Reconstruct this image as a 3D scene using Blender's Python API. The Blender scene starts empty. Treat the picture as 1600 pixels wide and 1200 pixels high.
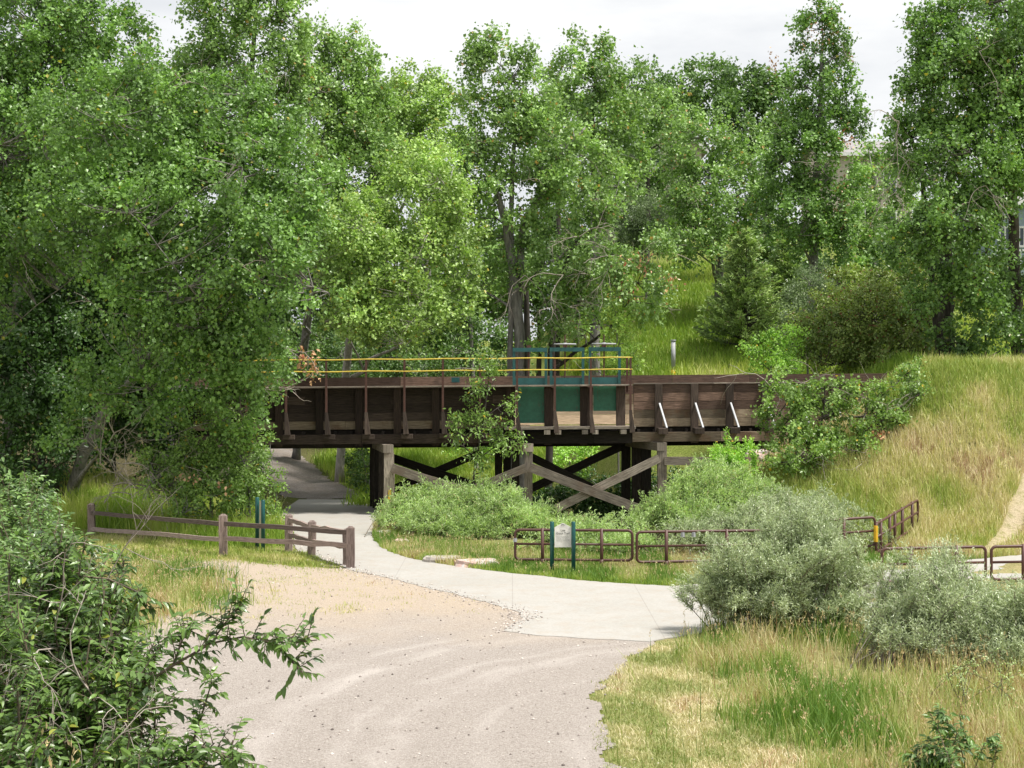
import bpy, math
SKY = .069; SUN = 3.2; SUNANG = 10; EXPO = .96; CM = 1.7; LG = 2.45
import numpy as np
from mathutils import Vector, Euler, geometry
F = 2400.0; H = 5.4; HY = 578.0; GT = (1.06, 1.0, 1.2)
S = bpy.context.scene
COL = S.collection
R = np.random.default_rng(7)

def P(px, py, Y): return np.array([(px-800)/F*Y, Y, H+(HY-py)/F*Y])
def P0(px, py):
    Y = H*F/(py-HY); return np.array([(px-800)/F*Y, Y, 0.0])
def nrm(a): return a/np.maximum(np.linalg.norm(a, axis=-1, keepdims=True), 1e-9)
def sst(a, b, x):
    t = np.clip((x-a)/(b-a), 0, 1); return t*t*(3-2*t)
_T = np.random.default_rng(3).random((256, 256))
def vnoise(x, y):
    xi = np.floor(x).astype(int); yi = np.floor(y).astype(int); fx = x-xi; fy = y-yi
    fx = fx*fx*(3-2*fx); fy = fy*fy*(3-2*fy)
    g = lambda i, j: _T[i & 255, j & 255]
    return (g(xi, yi)*(1-fx)+g(xi+1, yi)*fx)*(1-fy)+(g(xi, yi+1)*(1-fx)+g(xi+1, yi+1)*fx)*fy
def fbm(x, y): return vnoise(x, y)*.55+vnoise(x*2.1+9, y*2.1+4)*.3+vnoise(x*4.3+1, y*4.3+7)*.15

def G(x, y):
    """terrain height"""
    x = np.asarray(x, float); y = np.asarray(y, float)
    z = np.zeros(np.broadcast(x, y).shape)
    left = 2.6*np.clip((-8.5-x-.02*(y-50))/14, 0, 1.6)*sst(51, 59, y)
    back = .06*np.clip(y-64, 0, 60)
    hw = sst(.3, 7.5, x-.02*(y-75))
    hill = np.where(y < 74, 5.0*sst(62, 75, y), 5.0+.235*(np.minimum(y, 128)-74))
    z = np.maximum(back, 0)*(1-hw)+hill*hw+left
    z = z+.12*np.clip(y-95, 0, 35)*(1-hw)
    bank = 5.5*sst(46.6, 57.8, y)*np.clip((x-5.6)/10.4, 0, 1)
    z = np.maximum(z, bank)
    # creek channel
    xc = 3.4-.13*(y-57)+.4*np.sin(y*.3)
    ch = 2.7*np.exp(-np.abs((x-xc)/2.7)**4)*sst(44.6, 46.2, y)*(1-sst(66, 78, y))
    z = z-ch
    # embankment under the viewpoint
    z = z+.22*np.clip(15-y, 0, 12)
    rough = np.clip(sst(9, 13, np.abs(x+3))+sst(66, 72, y)+.15*(y > 64), 0, 1)
    z = z+(fbm(x*.5, y*.5)-.5)*.5*rough+(fbm(x*2, y*2)-.5)*.06*sst(3.6, 5, x)
    return z
def g1(x, y): return float(G(np.array([x]), np.array([y]))[0])

# ---------------------------------------------------------------- materials
def mat(name):
    m = bpy.data.materials.new(name); m.use_nodes = True
    nt = m.node_tree; b = nt.nodes['Principled BSDF']; return m, nt, b
def N(nt, t, **k):
    n = nt.nodes.new(t)
    for a, v in k.items():
        if a in n.inputs: n.inputs[a].default_value = v
        else: setattr(n, a, v)
    return n
def L(nt, a, b): nt.links.new(a, b)
def ramp(nt, fac, stops):
    r = nt.nodes.new('ShaderNodeValToRGB'); e = r.color_ramp.elements
    while len(e) < len(stops): e.new(.5)
    for i, (p, c) in enumerate(stops):
        e[i].position = p; e[i].color = (*c, 1)
    L(nt, fac, r.inputs[0]); return r.outputs[0]
def mix(nt, f, a, b, mode='MIX'):
    m = nt.nodes.new('ShaderNodeMix'); m.data_type = 'RGBA'; m.blend_type = mode
    for s, v in ((m.inputs[0], f), (m.inputs[6], a), (m.inputs[7], b)):
        if hasattr(v, 'links'): L(nt, v, s)
        elif isinstance(v, (int, float)): s.default_value = v
        else: s.default_value = (*v, 1)
    return m.outputs[2]
def noise(nt, co, scale, detail=4, rough=.55):
    n = N(nt, 'ShaderNodeTexNoise', Scale=scale, Detail=detail, Roughness=rough)
    if co is not None: L(nt, co, n.inputs[0])
    return n.outputs[0]
def attr(nt, name):
    a = nt.nodes.new('ShaderNodeAttribute'); a.attribute_name = name; return a.outputs['Fac']
def mth(nt, op, a, b=0.0, clamp=False):
    m = nt.nodes.new('ShaderNodeMath'); m.operation = op; m.use_clamp = clamp
    for s, v in zip(m.inputs, (a, b)):
        if hasattr(v, 'links'): L(nt, v, s)
        else: s.default_value = v
    return m.outputs[0]
def bump(nt, b, h, d=.02, s=.6):
    n = N(nt, 'ShaderNodeBump', Distance=d, Strength=s); L(nt, h, n.inputs['Height']); L(nt, n.outputs[0], b.inputs['Normal'])
def obco(nt): return nt.nodes.new('ShaderNodeTexCoord').outputs['Object']
def geopos(nt): return nt.nodes.new('ShaderNodeNewGeometry').outputs['Position']

def leafmat(name, a, b, acc=(.35, .3, .04), accf=.985, trans=.28, rough=.42, spec=.55, tc=None):
    m, nt, p = mat(name); a = tuple(x*LG*k*.62 for x, k in zip(a, GT)); b = tuple(x*LG*k*1.1 for x, k in zip(b, GT))  # range widened: sunlit leaves and dark gaps put into the leaf colour
    r = attr(nt, 'rnd'); c = attr(nt, 'clp')
    f = mth(nt, 'ADD', mth(nt, 'MULTIPLY', r, .45), mth(nt, 'MULTIPLY', c, .55))
    col = mix(nt, f, a, b)
    col = mix(nt, mth(nt, 'GREATER_THAN', r, accf), col, acc)
    L(nt, col, p.inputs['Base Color']); p.inputs['Roughness'].default_value = rough
    p.inputs['Specular IOR Level'].default_value = spec
    t = nt.nodes.new('ShaderNodeBsdfTranslucent')
    L(nt, mix(nt, 1.0, col, tc or (1.35, 1.5, .7), 'MULTIPLY'), t.inputs[0])
    ms = nt.nodes.new('ShaderNodeMixShader'); ms.inputs[0].default_value = trans
    L(nt, p.outputs[0], ms.inputs[1]); L(nt, t.outputs[0], ms.inputs[2])
    L(nt, ms.outputs[0], nt.nodes['Material Output'].inputs[0]); return m
def barkmat(name, a, b, sc=6):
    m, nt, p = mat(name); co = obco(nt)
    mp = N(nt, 'ShaderNodeMapping'); mp.inputs['Scale'].default_value = (1, 1, .18); L(nt, co, mp.inputs[0])
    n = noise(nt, mp.outputs[0], sc, 6, .7)
    L(nt, ramp(nt, n, [(.3, a), (.68, b)]), p.inputs['Base Color']); p.inputs['Roughness'].default_value = .95
    bump(nt, p, n, .08, .9); return m
def woodmat(name, dark, light, gl=1.0, stain=None):
    m, nt, p = mat(name)
    uv = nt.nodes.new('ShaderNodeUVMap').outputs[0]
    mp = N(nt, 'ShaderNodeMapping'); mp.inputs['Scale'].default_value = (1.1, 16, 1); L(nt, uv, mp.inputs[0])
    n = noise(nt, mp.outputs[0], 2.2, 7, .68)
    n2 = noise(nt, uv, 1.3, 4, .6)
    col = ramp(nt, n, [(.3, dark), (.7, light)])
    r = attr(nt, 'rnd')
    v = mth(nt, 'ADD', mth(nt, 'MULTIPLY', r, 1.0), .5)
    cx = nt.nodes.new('ShaderNodeCombineColor')
    for i in range(3): L(nt, v, cx.inputs[i])
    col = mix(nt, 1.0, col, cx.outputs[0], 'MULTIPLY')
    if stain:
        col = mix(nt, ramp(nt, n2, [(.5, (0, 0, 0)), (.66, (.8, .8, .8))]), col, stain)
    L(nt, col, p.inputs['Base Color']); p.inputs['Roughness'].default_value = .85
    p.inputs['Specular IOR Level'].default_value = .25
    bump(nt, p, n, .015, .8); return m
def paint(name, c, rough=.5, rust=None, rf=.6, metal=0):
    m, nt, p = mat(name); co = obco(nt)
    n = noise(nt, co, 5, 6, .7)
    c2 = tuple(x*.7 for x in c)
    col = ramp(nt, n, [(.35, c2), (.65, c)])
    mp = N(nt, 'ShaderNodeMapping'); mp.inputs['Scale'].default_value = (1, 1, .22); L(nt, co, mp.inputs[0])
    if rust: col = mix(nt, ramp(nt, noise(nt, mp.outputs[0], 7, 6, .7), [(rf, (0, 0, 0)), (rf+.08, (1, 1, 1))]), col, rust)
    L(nt, col, p.inputs['Base Color']); p.inputs['Roughness'].default_value = rough; p.inputs['Metallic'].default_value = metal
    bump(nt, p, n, .004, .5); return m

M = {}
M['cotton'] = leafmat('cottonwood_leaf', (.028, .062, .014), (.105, .19, .04), (.40, .36, .06), .988)
M['cotton_pale'] = leafmat('pale_cottonwood_leaf', (.07, .12, .026), (.19, .28, .07), (.45, .40, .08), .98)
M['cotton_mid'] = leafmat('mid_cottonwood_leaf', (.045, .09, .022), (.145, .23, .06), (.5, .33, .12), .985)
M['dark'] = leafmat('shade_dark_leaf', (.015, .04, .009), (.033, .072, .014), (.2, .22, .04), .99)  # leaf colour darkened to carry the shade under the canopy
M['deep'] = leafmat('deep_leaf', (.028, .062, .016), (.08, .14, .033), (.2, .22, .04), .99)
M['bright'] = leafmat('bright_leaf', (.07, .15, .02), (.20, .33, .05), (.6, .42, .05), .985)
M['yellowgreen'] = leafmat('yellow_green_leaf', (.10, .19, .03), (.26, .36, .08), (.6, .55, .3), .97)
M['willow'] = leafmat('willow_leaf', (.07, .11, .04), (.25, .30, .155), (.5, .52, .36), .96, trans=.25, rough=.36, tc=(1.2, 1.3, .8))
M['willow_gr'] = leafmat('green_willow_leaf', (.07, .115, .032), (.25, .33, .13), (.55, .5, .3), .97, trans=.3)
M['olive'] = leafmat('silver_leaf', (.04, .075, .022), (.13, .18, .07), (.3, .34, .26), .95, trans=.2, tc=(1, 1.1, .9))
M['juniper'] = leafmat('juniper_spray', (.045, .09, .03), (.22, .30, .09), (.22, .2, .08), .96, trans=.12)
M['haw'] = leafmat('hawthorn_leaf', (.04, .075, .014), (.15, .20, .045), (.22, .10, .05), .93)
M['cherry'] = leafmat('chokecherry_leaf', (.016, .040, .009), (.072, .125, .024), (.30, .33, .05), .985, rough=.34, spec=.6)
M['tan'] = leafmat('dead_leaf', (.16, .09, .035), (.32, .21, .10), (.35, .1, .04), .9, trans=.2, tc=(1, .9, .7))
M['straw'] = leafmat('seed_head', (.22, .19, .085), (.34, .29, .14), (.3, .2, .1), .95, trans=.2, tc=(1, 1, .7))
def grassmat(name, stops, trans=.3):
    m, nt, p = mat(name); f = mth(nt, 'ADD', mth(nt, 'MULTIPLY', attr(nt, 'rnd'), .34), mth(nt, 'MULTIPLY', attr(nt, 'clp'), .66))
    col = ramp(nt, f, stops); L(nt, col, p.inputs['Base Color']); p.inputs['Roughness'].default_value = .5; p.inputs['Specular IOR Level'].default_value = .35
    t = nt.nodes.new('ShaderNodeBsdfTranslucent'); L(nt, mix(nt, 1.0, col, (1.2, 1.25, .6), 'MULTIPLY'), t.inputs[0])
    ms = nt.nodes.new('ShaderNodeMixShader'); ms.inputs[0].default_value = trans
    L(nt, p.outputs[0], ms.inputs[1]); L(nt, t.outputs[0], ms.inputs[2]); L(nt, ms.outputs[0], nt.nodes['Material Output'].inputs[0]); return m
M['tall'] = grassmat('tall_grass_blade', [(.1, (.10, .21, .03)), (.35, (.22, .33, .07)), (.55, (.42, .45, .16)), (.75, (.62, .57, .33)), (.95, (.34, .21, .11))])
M['dry'] = grassmat('dry_grass_blade', [(.08, (.24, .34, .06)), (.32, (.42, .46, .13)), (.52, (.56, .52, .24)), (.72, (.70, .62, .38)), (.92, (.36, .21, .14))], .25)
M['lush'] = grassmat('lush_grass_blade', [(.1, (.19, .31, .04)), (.45, (.36, .48, .08)), (.75, (.50, .56, .15)), (1, (.58, .55, .28))], .35)
M['short'] = grassmat('mown_grass_blade', [(.1, (.25, .32, .09)), (.4, (.52, .50, .25)), (.6, (.68, .61, .38)), (.8, (.74, .66, .46)), (.97, (.45, .28, .16))], .2)
M['shrub'] = leafmat('sunny_shrub_leaf', (.04, .08, .014), (.125, .20, .042), (.6, .42, .05), .99)
M['woodsand'] = woodmat('sunlit_tone_plank', (.36, .27, .18), (.72, .60, .45))  # far wall planks brightened, sunlit look painted into the colour
M['bark'] = barkmat('grey_bark', (.07, .062, .055), (.36, .34, .32))
M['barkpale'] = barkmat('pale_bark', (.22, .20, .18), (.62, .58, .53))
M['barkdark'] = barkmat('dark_bark', (.02, .016, .013), (.11, .095, .08))
M['twig'] = barkmat('bare_twig_bark', (.24, .20, .17), (.52, .46, .40), 3)
M['stemgrey'] = barkmat('grey_willow_stem', (.12, .10, .085), (.36, .31, .27), 3)
M['stem'] = barkmat('shrub_stem', (.05, .04, .03), (.22, .17, .12), 3)
M['woodstud'] = woodmat('stud_timber', (.010, .008, .007), (.06, .04, .03))
M['wood'] = woodmat('creosote_shade_timber', (.016, .012, .010), (.098, .072, .056))
M['woodred'] = woodmat('reddish_plank', (.045, .028, .021), (.27, .175, .13), stain=(.10, .07, .055))
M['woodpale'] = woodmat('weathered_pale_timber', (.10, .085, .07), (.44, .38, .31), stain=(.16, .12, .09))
M['woodtan'] = woodmat('tan_water_stained_plank', (.12, .09, .06), (.40, .32, .225), stain=(.12, .07, .04))
M['woodblack'] = woodmat('shade_black_timber', (.008, .007, .006), (.055, .045, .037))  # timber blackened to carry the shadow beneath the deck
M['fence'] = woodmat('split_rail_timber', (.08, .055, .047), (.42, .33, .295))
M['rust'] = paint('rusty_steel', (.11, .05, .037), .8, (.06, .04, .04), .58)
M['pipe'] = paint('brown_painted_pipe', (.10, .042, .032), .5, (.06, .04, .03), .62)
M['yellow'] = paint('yellow_rail_paint', (.72, .54, .07), .5, (.30, .14, .05), .6)
M['green'] = paint('green_gate_paint', (.04, .19, .115), .55, (.10, .075, .05), .6)
M['teal'] = paint('teal_frame_paint', (.02, .115, .115), .5, (.08, .09, .08), .64)
M['tealpost'] = paint('teal_post_paint', (.008, .09, .085), .4)
M['white'] = paint('galvanised_white', (.46, .47, .50), .5)
M['sign'] = paint('cream_sign_panel', (.82, .80, .74), .5)
M['reflect'] = paint('yellow_reflector', (.85, .5, .02), .4)
M['ink'] = paint('dark_lettering', (.12, .13, .12), .6)
M['inkpale'] = paint('faded_lettering', (.45, .45, .42), .6)
M['stucco'] = paint('cream_house_wall', (.56, .50, .43), .9)
M['trim'] = paint('white_trim', (.82, .82, .82), .7)
M['roof'] = paint('grey_roof_shingle', (.33, .31, .31), .9)
M['slate'] = paint('blue_grey_siding', (.30, .38, .43), .8)
M['glass'] = paint('window_glass', (.05, .07, .09), .1)
M['rock'] = paint('pink_sandstone', (.62, .44, .38), .9, (.5, .48, .46), .5)
M['block'] = paint('concrete_block', (.45, .41, .36), .9)
# ---------------------------------------------------------------- mesh helpers
def wloc(p):
    o = np.zeros(3)
    while p is not None: o = o+np.array(p.location); p = p.parent
    return o
def mesh_from(name, V, blocks, m, parent=None, fattr=None, uv=None, smooth=False, origin=None):
    """blocks: list of int arrays (n,k); fattr: dict name -> per-face array in block order"""
    me = bpy.data.meshes.new(name)
    V = np.asarray(V, np.float32)
    o = np.zeros(3) if origin is None else np.asarray(origin, float)
    if parent is not None: o = wloc(parent)
    V = V-o.astype(np.float32)
    me.vertices.add(len(V)); me.vertices.foreach_set('co', V.ravel())
    li = np.concatenate([b.ravel() for b in blocks]).astype(np.int32)
    lt = np.concatenate([np.full(len(b), b.shape[1], np.int32) for b in blocks])
    ls = np.concatenate([[0], np.cumsum(lt)[:-1]]).astype(np.int32)
    me.loops.add(len(li)); me.loops.foreach_set('vertex_index', li)
    me.polygons.add(len(lt)); me.polygons.foreach_set('loop_start', ls)
    try: me.polygons.foreach_set('loop_total', lt)
    except Exception: pass
    if uv is not None:
        u = me.uv_layers.new(name='UVMap'); u.data.foreach_set('uv', np.asarray(uv, np.float32).ravel())
    for k, a in (fattr or {}).items():
        at = me.attributes.new(k, 'FLOAT', 'FACE'); at.data.foreach_set('value', np.asarray(a, np.float32))
    me.materials.append(M[m] if isinstance(m, str) else m)
    me.update(calc_edges=True)
    me.polygons.foreach_set('use_smooth', np.full(len(lt), bool(smooth)))
    ob = bpy.data.objects.new(name, me); COL.objects.link(ob)
    if parent is not None: ob.parent = parent
    else: ob.location = o
    return ob
def tag(o, label=None, cat=None, group=None, kind=None):
    if label: o['label'] = label
    if cat: o['category'] = cat
    if group: o['group'] = group
    if kind: o['kind'] = kind
    return o
def thing(name, loc, label, cat, group=None):
    o = bpy.data.objects.new(name, None); COL.objects.link(o); o.location = Vector([float(v) for v in loc])
    o.empty_display_size = .2
    return tag(o, label, cat, group)

class MB:
    def __init__(s, seed=1): s.v = []; s.q = []; s.uv = []; s.r = []; s.n = 0; s.rg = np.random.default_rng(seed)
    def quad(s, pts, uv, r):
        s.v += [np.asarray(p, float) for p in pts]; s.q.append([s.n, s.n+1, s.n+2, s.n+3]); s.n += 4
        s.uv += uv; s.r.append(r)
    def box8(s, c, w, h, r=None):
        """c: 8 corners, two rings of 4 (start, end)"""
        r = s.rg.random() if r is None else r
        l = float(np.linalg.norm(np.mean(c[4:], 0)-np.mean(c[:4], 0))); o = s.rg.random()*30; p = s.rg.random()*30
        b = s.n; s.v += [np.asarray(x, float) for x in c]; s.n += 8
        dims = (w, h, w, h)
        for i in range(4):
            j = (i+1) % 4; s.q.append([b+i, b+j, b+4+j, b+4+i]); a = p+i*.7
            s.uv += [(o, a), (o, a+dims[i]), (o+l, a+dims[i]), (o+l, a)]; s.r.append(r)
        s.q.append([b+3, b+2, b+1, b]); s.uv += [(o, p), (o, p+w), (o+.05, p+w), (o+.05, p)]; s.r.append(r)
        s.q.append([b+4, b+5, b+6, b+7]); s.uv += [(o, p), (o, p+w), (o+.05, p+w), (o+.05, p)]; s.r.append(r)
    def beam(s, p0, p1, w, h, up=(0, 0, 1), r=None, w1=None, h1=None, segs=1, wob=0):
        p0 = np.asarray(p0, float); p1 = np.asarray(p1, float); d = nrm(p1-p0)
        side = np.cross(d, up)
        if np.linalg.norm(side) < 1e-3: side = np.array([1., 0, 0])
        side = nrm(side); u = np.cross(side, d)
        w1 = w if w1 is None else w1; h1 = h if h1 is None else h1
        r = s.rg.random() if r is None else r
        prev = None
        for k in range(segs+1):
            t = k/segs; c = p0+(p1-p0)*t
            if 0 < k < segs: c = c+(side*s.rg.normal()+u*s.rg.normal())*wob
            ww = (w+(w1-w)*t)*(1+s.rg.normal()*wob*2)/2; hh = (h+(h1-h)*t)*(1+s.rg.normal()*wob*2)/2
            ring = [c-side*ww-u*hh, c+side*ww-u*hh, c+side*ww+u*hh, c-side*ww+u*hh]
            if prev is not None:
                if segs == 1: s.box8(prev+ring, w, h, r)
                else: s._seg(prev, ring, w, h, r, k == 1, k == segs, (p0, t))
            prev = ring
        return s
    def _seg(s, a, b_, w, h, r, first, last, _):
        b = s.n; s.v += a+b_; s.n += 8; l = float(np.linalg.norm(b_[0]-a[0])); o = _[1]*l*4
        for i in range(4):
            j = (i+1) % 4; s.q.append([b+i, b+j, b+4+j, b+4+i]); y = i*.7+r*20
            s.uv += [(o-l, y), (o-l, y+.2), (o, y+.2), (o, y)]; s.r.append(r)
        if first: s.q.append([b+3, b+2, b+1, b]); s.uv += [(0, 0), (0, .1), (.1, .1), (.1, 0)]; s.r.append(r)
        if last: s.q.append([b+4, b+5, b+6, b+7]); s.uv += [(0, 0), (0, .1), (.1, .1), (.1, 0)]; s.r.append(r)
    def tube(s, pts, rad, n=8, cap=True):
        pts = np.asarray(pts, float); m = len(pts); rad = np.broadcast_to(rad, (m,))
        t = nrm(np.gradient(pts, axis=0)) if m > 2 else np.repeat(nrm(pts[1:]-pts[:1]), 2, 0)
        ref = np.array([0, 0, 1.]) if abs(t[0][2]) < .9 else np.array([0, 1., 0])
        a = nrm(np.cross(t[0], ref)); rr = s.rg.random(); b0 = s.n; acc = 0
        for i in range(m):
            a = nrm(a-t[i]*np.dot(a, t[i])); b = np.cross(t[i], a)
            for k in range(n):
                th = 2*math.pi*k/n; s.v.append(pts[i]+(a*math.cos(th)+b*math.sin(th))*rad[i])
        s.n += m*n
        for i in range(m-1):
            for k in range(n):
                k2 = (k+1) % n
                s.q.append([b0+i*n+k, b0+i*n+k2, b0+(i+1)*n+k2, b0+(i+1)*n+k])
                s.uv += [(i, k/n), (i, (k+1)/n), (i+1, (k+1)/n), (i+1, k/n)]; s.r.append(rr)
        if cap:
            for e, c in ((0, pts[0]), (m-1, pts[-1])):
                s.v.append(c); ci = s.n; s.n += 1
                for k in range(n):
                    k2 = (k+1) % n; q = [b0+e*n+k, b0+e*n+k2] if e else [b0+e*n+k2, b0+e*n+k]
                    s.q.append(q+[ci, ci]); s.uv += [(0, 0)]*4; s.r.append(rr)
        return s
    def build(s, name, m, parent=None, smooth=False, origin=None):
        q = np.array(s.q); tri = q[:, 2] == q[:, 3]
        uv = np.array(s.uv).reshape(-1, 4, 2); r = np.array(s.r)
        bl = []; uvs = []; rs = []
        if (~tri).any(): bl.append(q[~tri]); uvs.append(uv[~tri].reshape(-1, 2)); rs.append(r[~tri])
        if tri.any(): bl.append(q[tri][:, :3]); uvs.append(uv[tri][:, :3].reshape(-1, 2)); rs.append(r[tri])
        return mesh_from(name, np.array(s.v), bl, m, parent, {'rnd': np.concatenate(rs)}, np.concatenate(uvs), smooth, origin)

# ---------------------------------------------------------------- leaves
def leaf_arrays(pos, ax, nn, Ln, Wd, kind):
    n = len(pos); ax = nrm(ax); sd = nrm(np.cross(ax, nn)); nn = np.cross(sd, ax)
    Ln = Ln[:, None]; Wd = Wd[:, None]
    if kind == 'diamond':
        V = np.stack([pos, pos+ax*Ln*.42+sd*Wd*.5+nn*Wd*.12, pos+ax*Ln-nn*Ln*.08, pos+ax*Ln*.42-sd*Wd*.5+nn*Wd*.12], 1)
        return V.reshape(-1, 3), [(np.arange(n)[:, None]*4+np.arange(4))], 1
    if kind == 'blade':   # narrow bent leaf
        m = pos+ax*Ln*.5+nn*Ln*.06
        V = np.stack([pos, m+sd*Wd*.5, pos+ax*Ln-nn*Ln*.1, m-sd*Wd*.5], 1)
        return V.reshape(-1, 3), [(np.arange(n)[:, None]*4+np.arange(4))], 1
    dr = lambda t: -nn*Ln*(.22*t*t)
    M1 = pos+ax*Ln*.3+dr(.3); M2 = pos+ax*Ln*.7+dr(.7); T = pos+ax*Ln+dr(1)
    L1 = M1+sd*Wd*.5+nn*Wd*.16; L2 = M2+sd*Wd*.40+nn*Wd*.12
    R1 = M1-sd*Wd*.5+nn*Wd*.16; R2 = M2-sd*Wd*.40+nn*Wd*.12
    V = np.stack([pos, M1, M2, T, L1, L2, R1, R2], 1).reshape(-1, 3)
    b = np.arange(n)[:, None]*8
    q = np.concatenate([b+np.array([[1, 2, 5, 4]]), b+np.array([[2, 1, 6, 7]])])
    t = np.concatenate([b+np.array([[0, 1, 4]]), b+np.array([[2, 3, 5]]), b+np.array([[1, 0, 6]]), b+np.array([[3, 2, 7]])])
    return V, [q, t], 0
def leaf_mesh(name, pos, ax, nn, Ln, Wd, rnd, clp, m, parent, kind='diamond'):
    V, bl, _ = leaf_arrays(pos, ax, nn, Ln, Wd, kind)
    if kind in ('diamond', 'blade'): fa = {'rnd': rnd, 'clp': clp}
    else: fa = {'rnd': np.concatenate([np.tile(rnd, 2), np.tile(rnd, 4)]), 'clp': np.concatenate([np.tile(clp, 2), np.tile(clp, 4)])}
    return mesh_from(name, V, bl, m, parent, fa)
def bez(a, b, c, n):
    t = np.linspace(0, 1, n)[:, None]; return a*(1-t)**2+b*2*t*(1-t)+c*t*t

def dead_branch(mb, p, d, ln, rad, rg, depth=2, droop=.15):
    k = 7; pts = [np.array(p, float)]; d = nrm(np.array(d, float))
    for i in range(k):
        d = nrm(d+rg.normal(size=3)*.2+np.array([0, 0, -droop])); pts.append(pts[-1]+d*ln/k)
    mb.tube(pts, np.linspace(rad, rad*.3, k+1), 4, False)
    if depth > 0:
        for j in range(rg.integers(3, 6)):
            i = rg.integers(1, k); dd = nrm(nrm(pts[i]-pts[i-1])+rg.normal(size=3)*.75)
            dead_branch(mb, pts[i], dd, ln*rg.uniform(.35, .6), rad*.5, rg, depth-1, droop)

def tree(name, label, cat, lobes, trunks, m='cotton', bark='bark', cov=3.2, leaf=(.15, .125), clump=.85, tw=9, per=12,
         upb=.45, seed=1, group=None, kind='diamond', nl=12, hang=.35, shell=.55, base=None, ob=.55, dead=0, vz=1.0, tan=None, trunkname='trunk', limb=.42, dgap=None, crownname='crown'):
    """lobes: (px,py,Y,rx_px,rz_px[,ry_m]); trunks: list of polylines [(px,py,Y,r_m)...]"""
    rg = np.random.default_rng(seed); leaf = (leaf[0]*.88, leaf[1]*.88)
    TR = [[np.append(P(a, b, c), r) for a, b, c, r in t] for t in trunks]
    TR = [np.array(t) for t in TR]
    for t in TR:                      # roots go into the ground
        if base is None:
            gz = g1(t[0][0], t[0][1])
            if t[0][2] > gz: t[0][2] = gz
            t[0][2] = min(t[0][2], gz)-.15
    b0 = TR[0][0][:3].copy(); b0[2] = g1(b0[0], b0[1])
    root = thing(name, b0, label, cat, group)
    C = []; O = []
    for lb in lobes:
        px, py, Y, rx, rz = lb[:5]; s = F/Y; c = P(px, py, Y); rxm = rx/s; rzm = rz/s
        rym = lb[5] if len(lb) > 5 else .75*rxm
        la = leaf[0]*leaf[1]*.5
        nlv = CM*cov*math.pi*rxm*rzm/la; nc = max(6, int(nlv/(tw*per)))
        d = nrm(rg.normal(size=(nc*3, 3))); d = d[(d[:, 1] < .55)][:nc]     # mostly the side towards the light and the viewpoint, some behind
        nb = len(d)
        rr = 1-(rg.random(nb)**1.3)*shell
        cc = c+d*rr[:, None]*np.array([rxm, rym, rzm])*(1+.16*rg.normal(size=(nb, 1)))
        C.append(cc); O.append(nrm(d/np.array([rxm, rym, rzm])))
    C = np.concatenate(C); O = np.concatenate(O)
    ok = C[:, 2] > G(C[:, 0], C[:, 1])+.15
    C = C[ok]; O = O[ok]; nc = len(C)
    # limbs
    mb = MB(seed)
    nodes = []; rad = []
    for t in TR:
        pts = []; rs = []
        for i in range(len(t)-1):
            k = max(3, int(np.linalg.norm(t[i+1][:3]-t[i][:3])/.7))
            for j in range(k):
                u = j/k; pts.append(t[i][:3]*(1-u)+t[i+1][:3]*u); rs.append(t[i][3]*(1-u)+t[i+1][3]*u)
        pts.append(t[-1][:3]); rs.append(t[-1][3]); pts = np.array(pts); rs = np.array(rs)
        q = pts.copy(); q[1:-1] = (pts[:-2]+pts[1:-1]*2+pts[2:])/4; q[1:] += rg.normal(size=(len(q)-1, 3))*rs[1:, None]*.12
        rs[0] *= 1.35
        mb.tube(q, rs, 10 if rs[1] > .12 else 6); nodes.append(q[1:]); rad.append(rs[1:])
    nodes = np.concatenate(nodes); rad = np.concatenate(rad)
    idx = [rg.integers(nc)]; dist = np.full(nc, 1e9)
    for _ in range(min(nl, nc-1)):
        dist = np.minimum(dist, np.linalg.norm(C-C[idx[-1]], axis=1)); idx.append(int(dist.argmax()))
    for i in idx:
        tgt = C[i]; hd = np.linalg.norm(nodes[:, :2]-tgt[:2], axis=1)
        cost = np.linalg.norm(nodes-tgt, axis=1)+np.clip(nodes[:, 2]-(tgt[2]-.45*hd), 0, 99)*1.8
        j = int(cost.argmin()); a = nodes[j]; ln = np.linalg.norm(tgt-a)
        mid = (a+tgt)/2+np.array([0, 0, .12*ln])+rg.normal(size=3)*.08*ln
        k = max(5, int(ln/.6)); pts = bez(a, mid, tgt, k); pts[1:-1] += rg.normal(size=(k-2, 3))*.03*ln/3
        r0 = min(rad[j]*.62, .03+limb*.055*ln); rs = np.linspace(r0, .018, k)
        mb.tube(pts, rs, 6, False); nodes = np.concatenate([nodes, pts[1:]]); rad = np.concatenate([rad, rs[1:]])
    for i in range(nc):
        dd = np.linalg.norm(nodes-C[i], axis=1)+np.clip(nodes[:, 2]-C[i][2], 0, 9)*.7; j = int(dd.argmin()); a = nodes[j]
        mid = (a+C[i])/2+rg.normal(size=3)*.15-np.array([0, 0, .08*dd[j]])
        mb.tube(bez(a, mid, C[i], 4), np.linspace(min(.03, rad[j]), .009, 4), 4, False)
    mb.build(trunkname, bark, root, smooth=True)
    # leaves: each clump is a spray of twigs, leaves along each twig
    cr = clump*1.0*(.65+.7*rg.random(nc)); cl = np.clip(rg.normal(.5, .3, nc), 0, 1)
    td = nrm(O[:, None, :]*ob+np.array([0, 0, upb])+rg.normal(size=(nc, tw, 3))*.62)
    tl = cr[:, None]*(.55+.6*rg.random((nc, tw)))
    t = rg.uniform(.12, 1, (nc, tw, per))
    off = rg.normal(size=(nc, tw, per, 3))*leaf[0]*.75
    pos = C[:, None, None, :]+td[:, :, None, :]*(tl[:, :, None]*t)[..., None]*np.array([1, 1, vz])+off
    pos[..., 2] -= (t**2)*tl[:, :, None]*.12
    n = nc*tw*per
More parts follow.
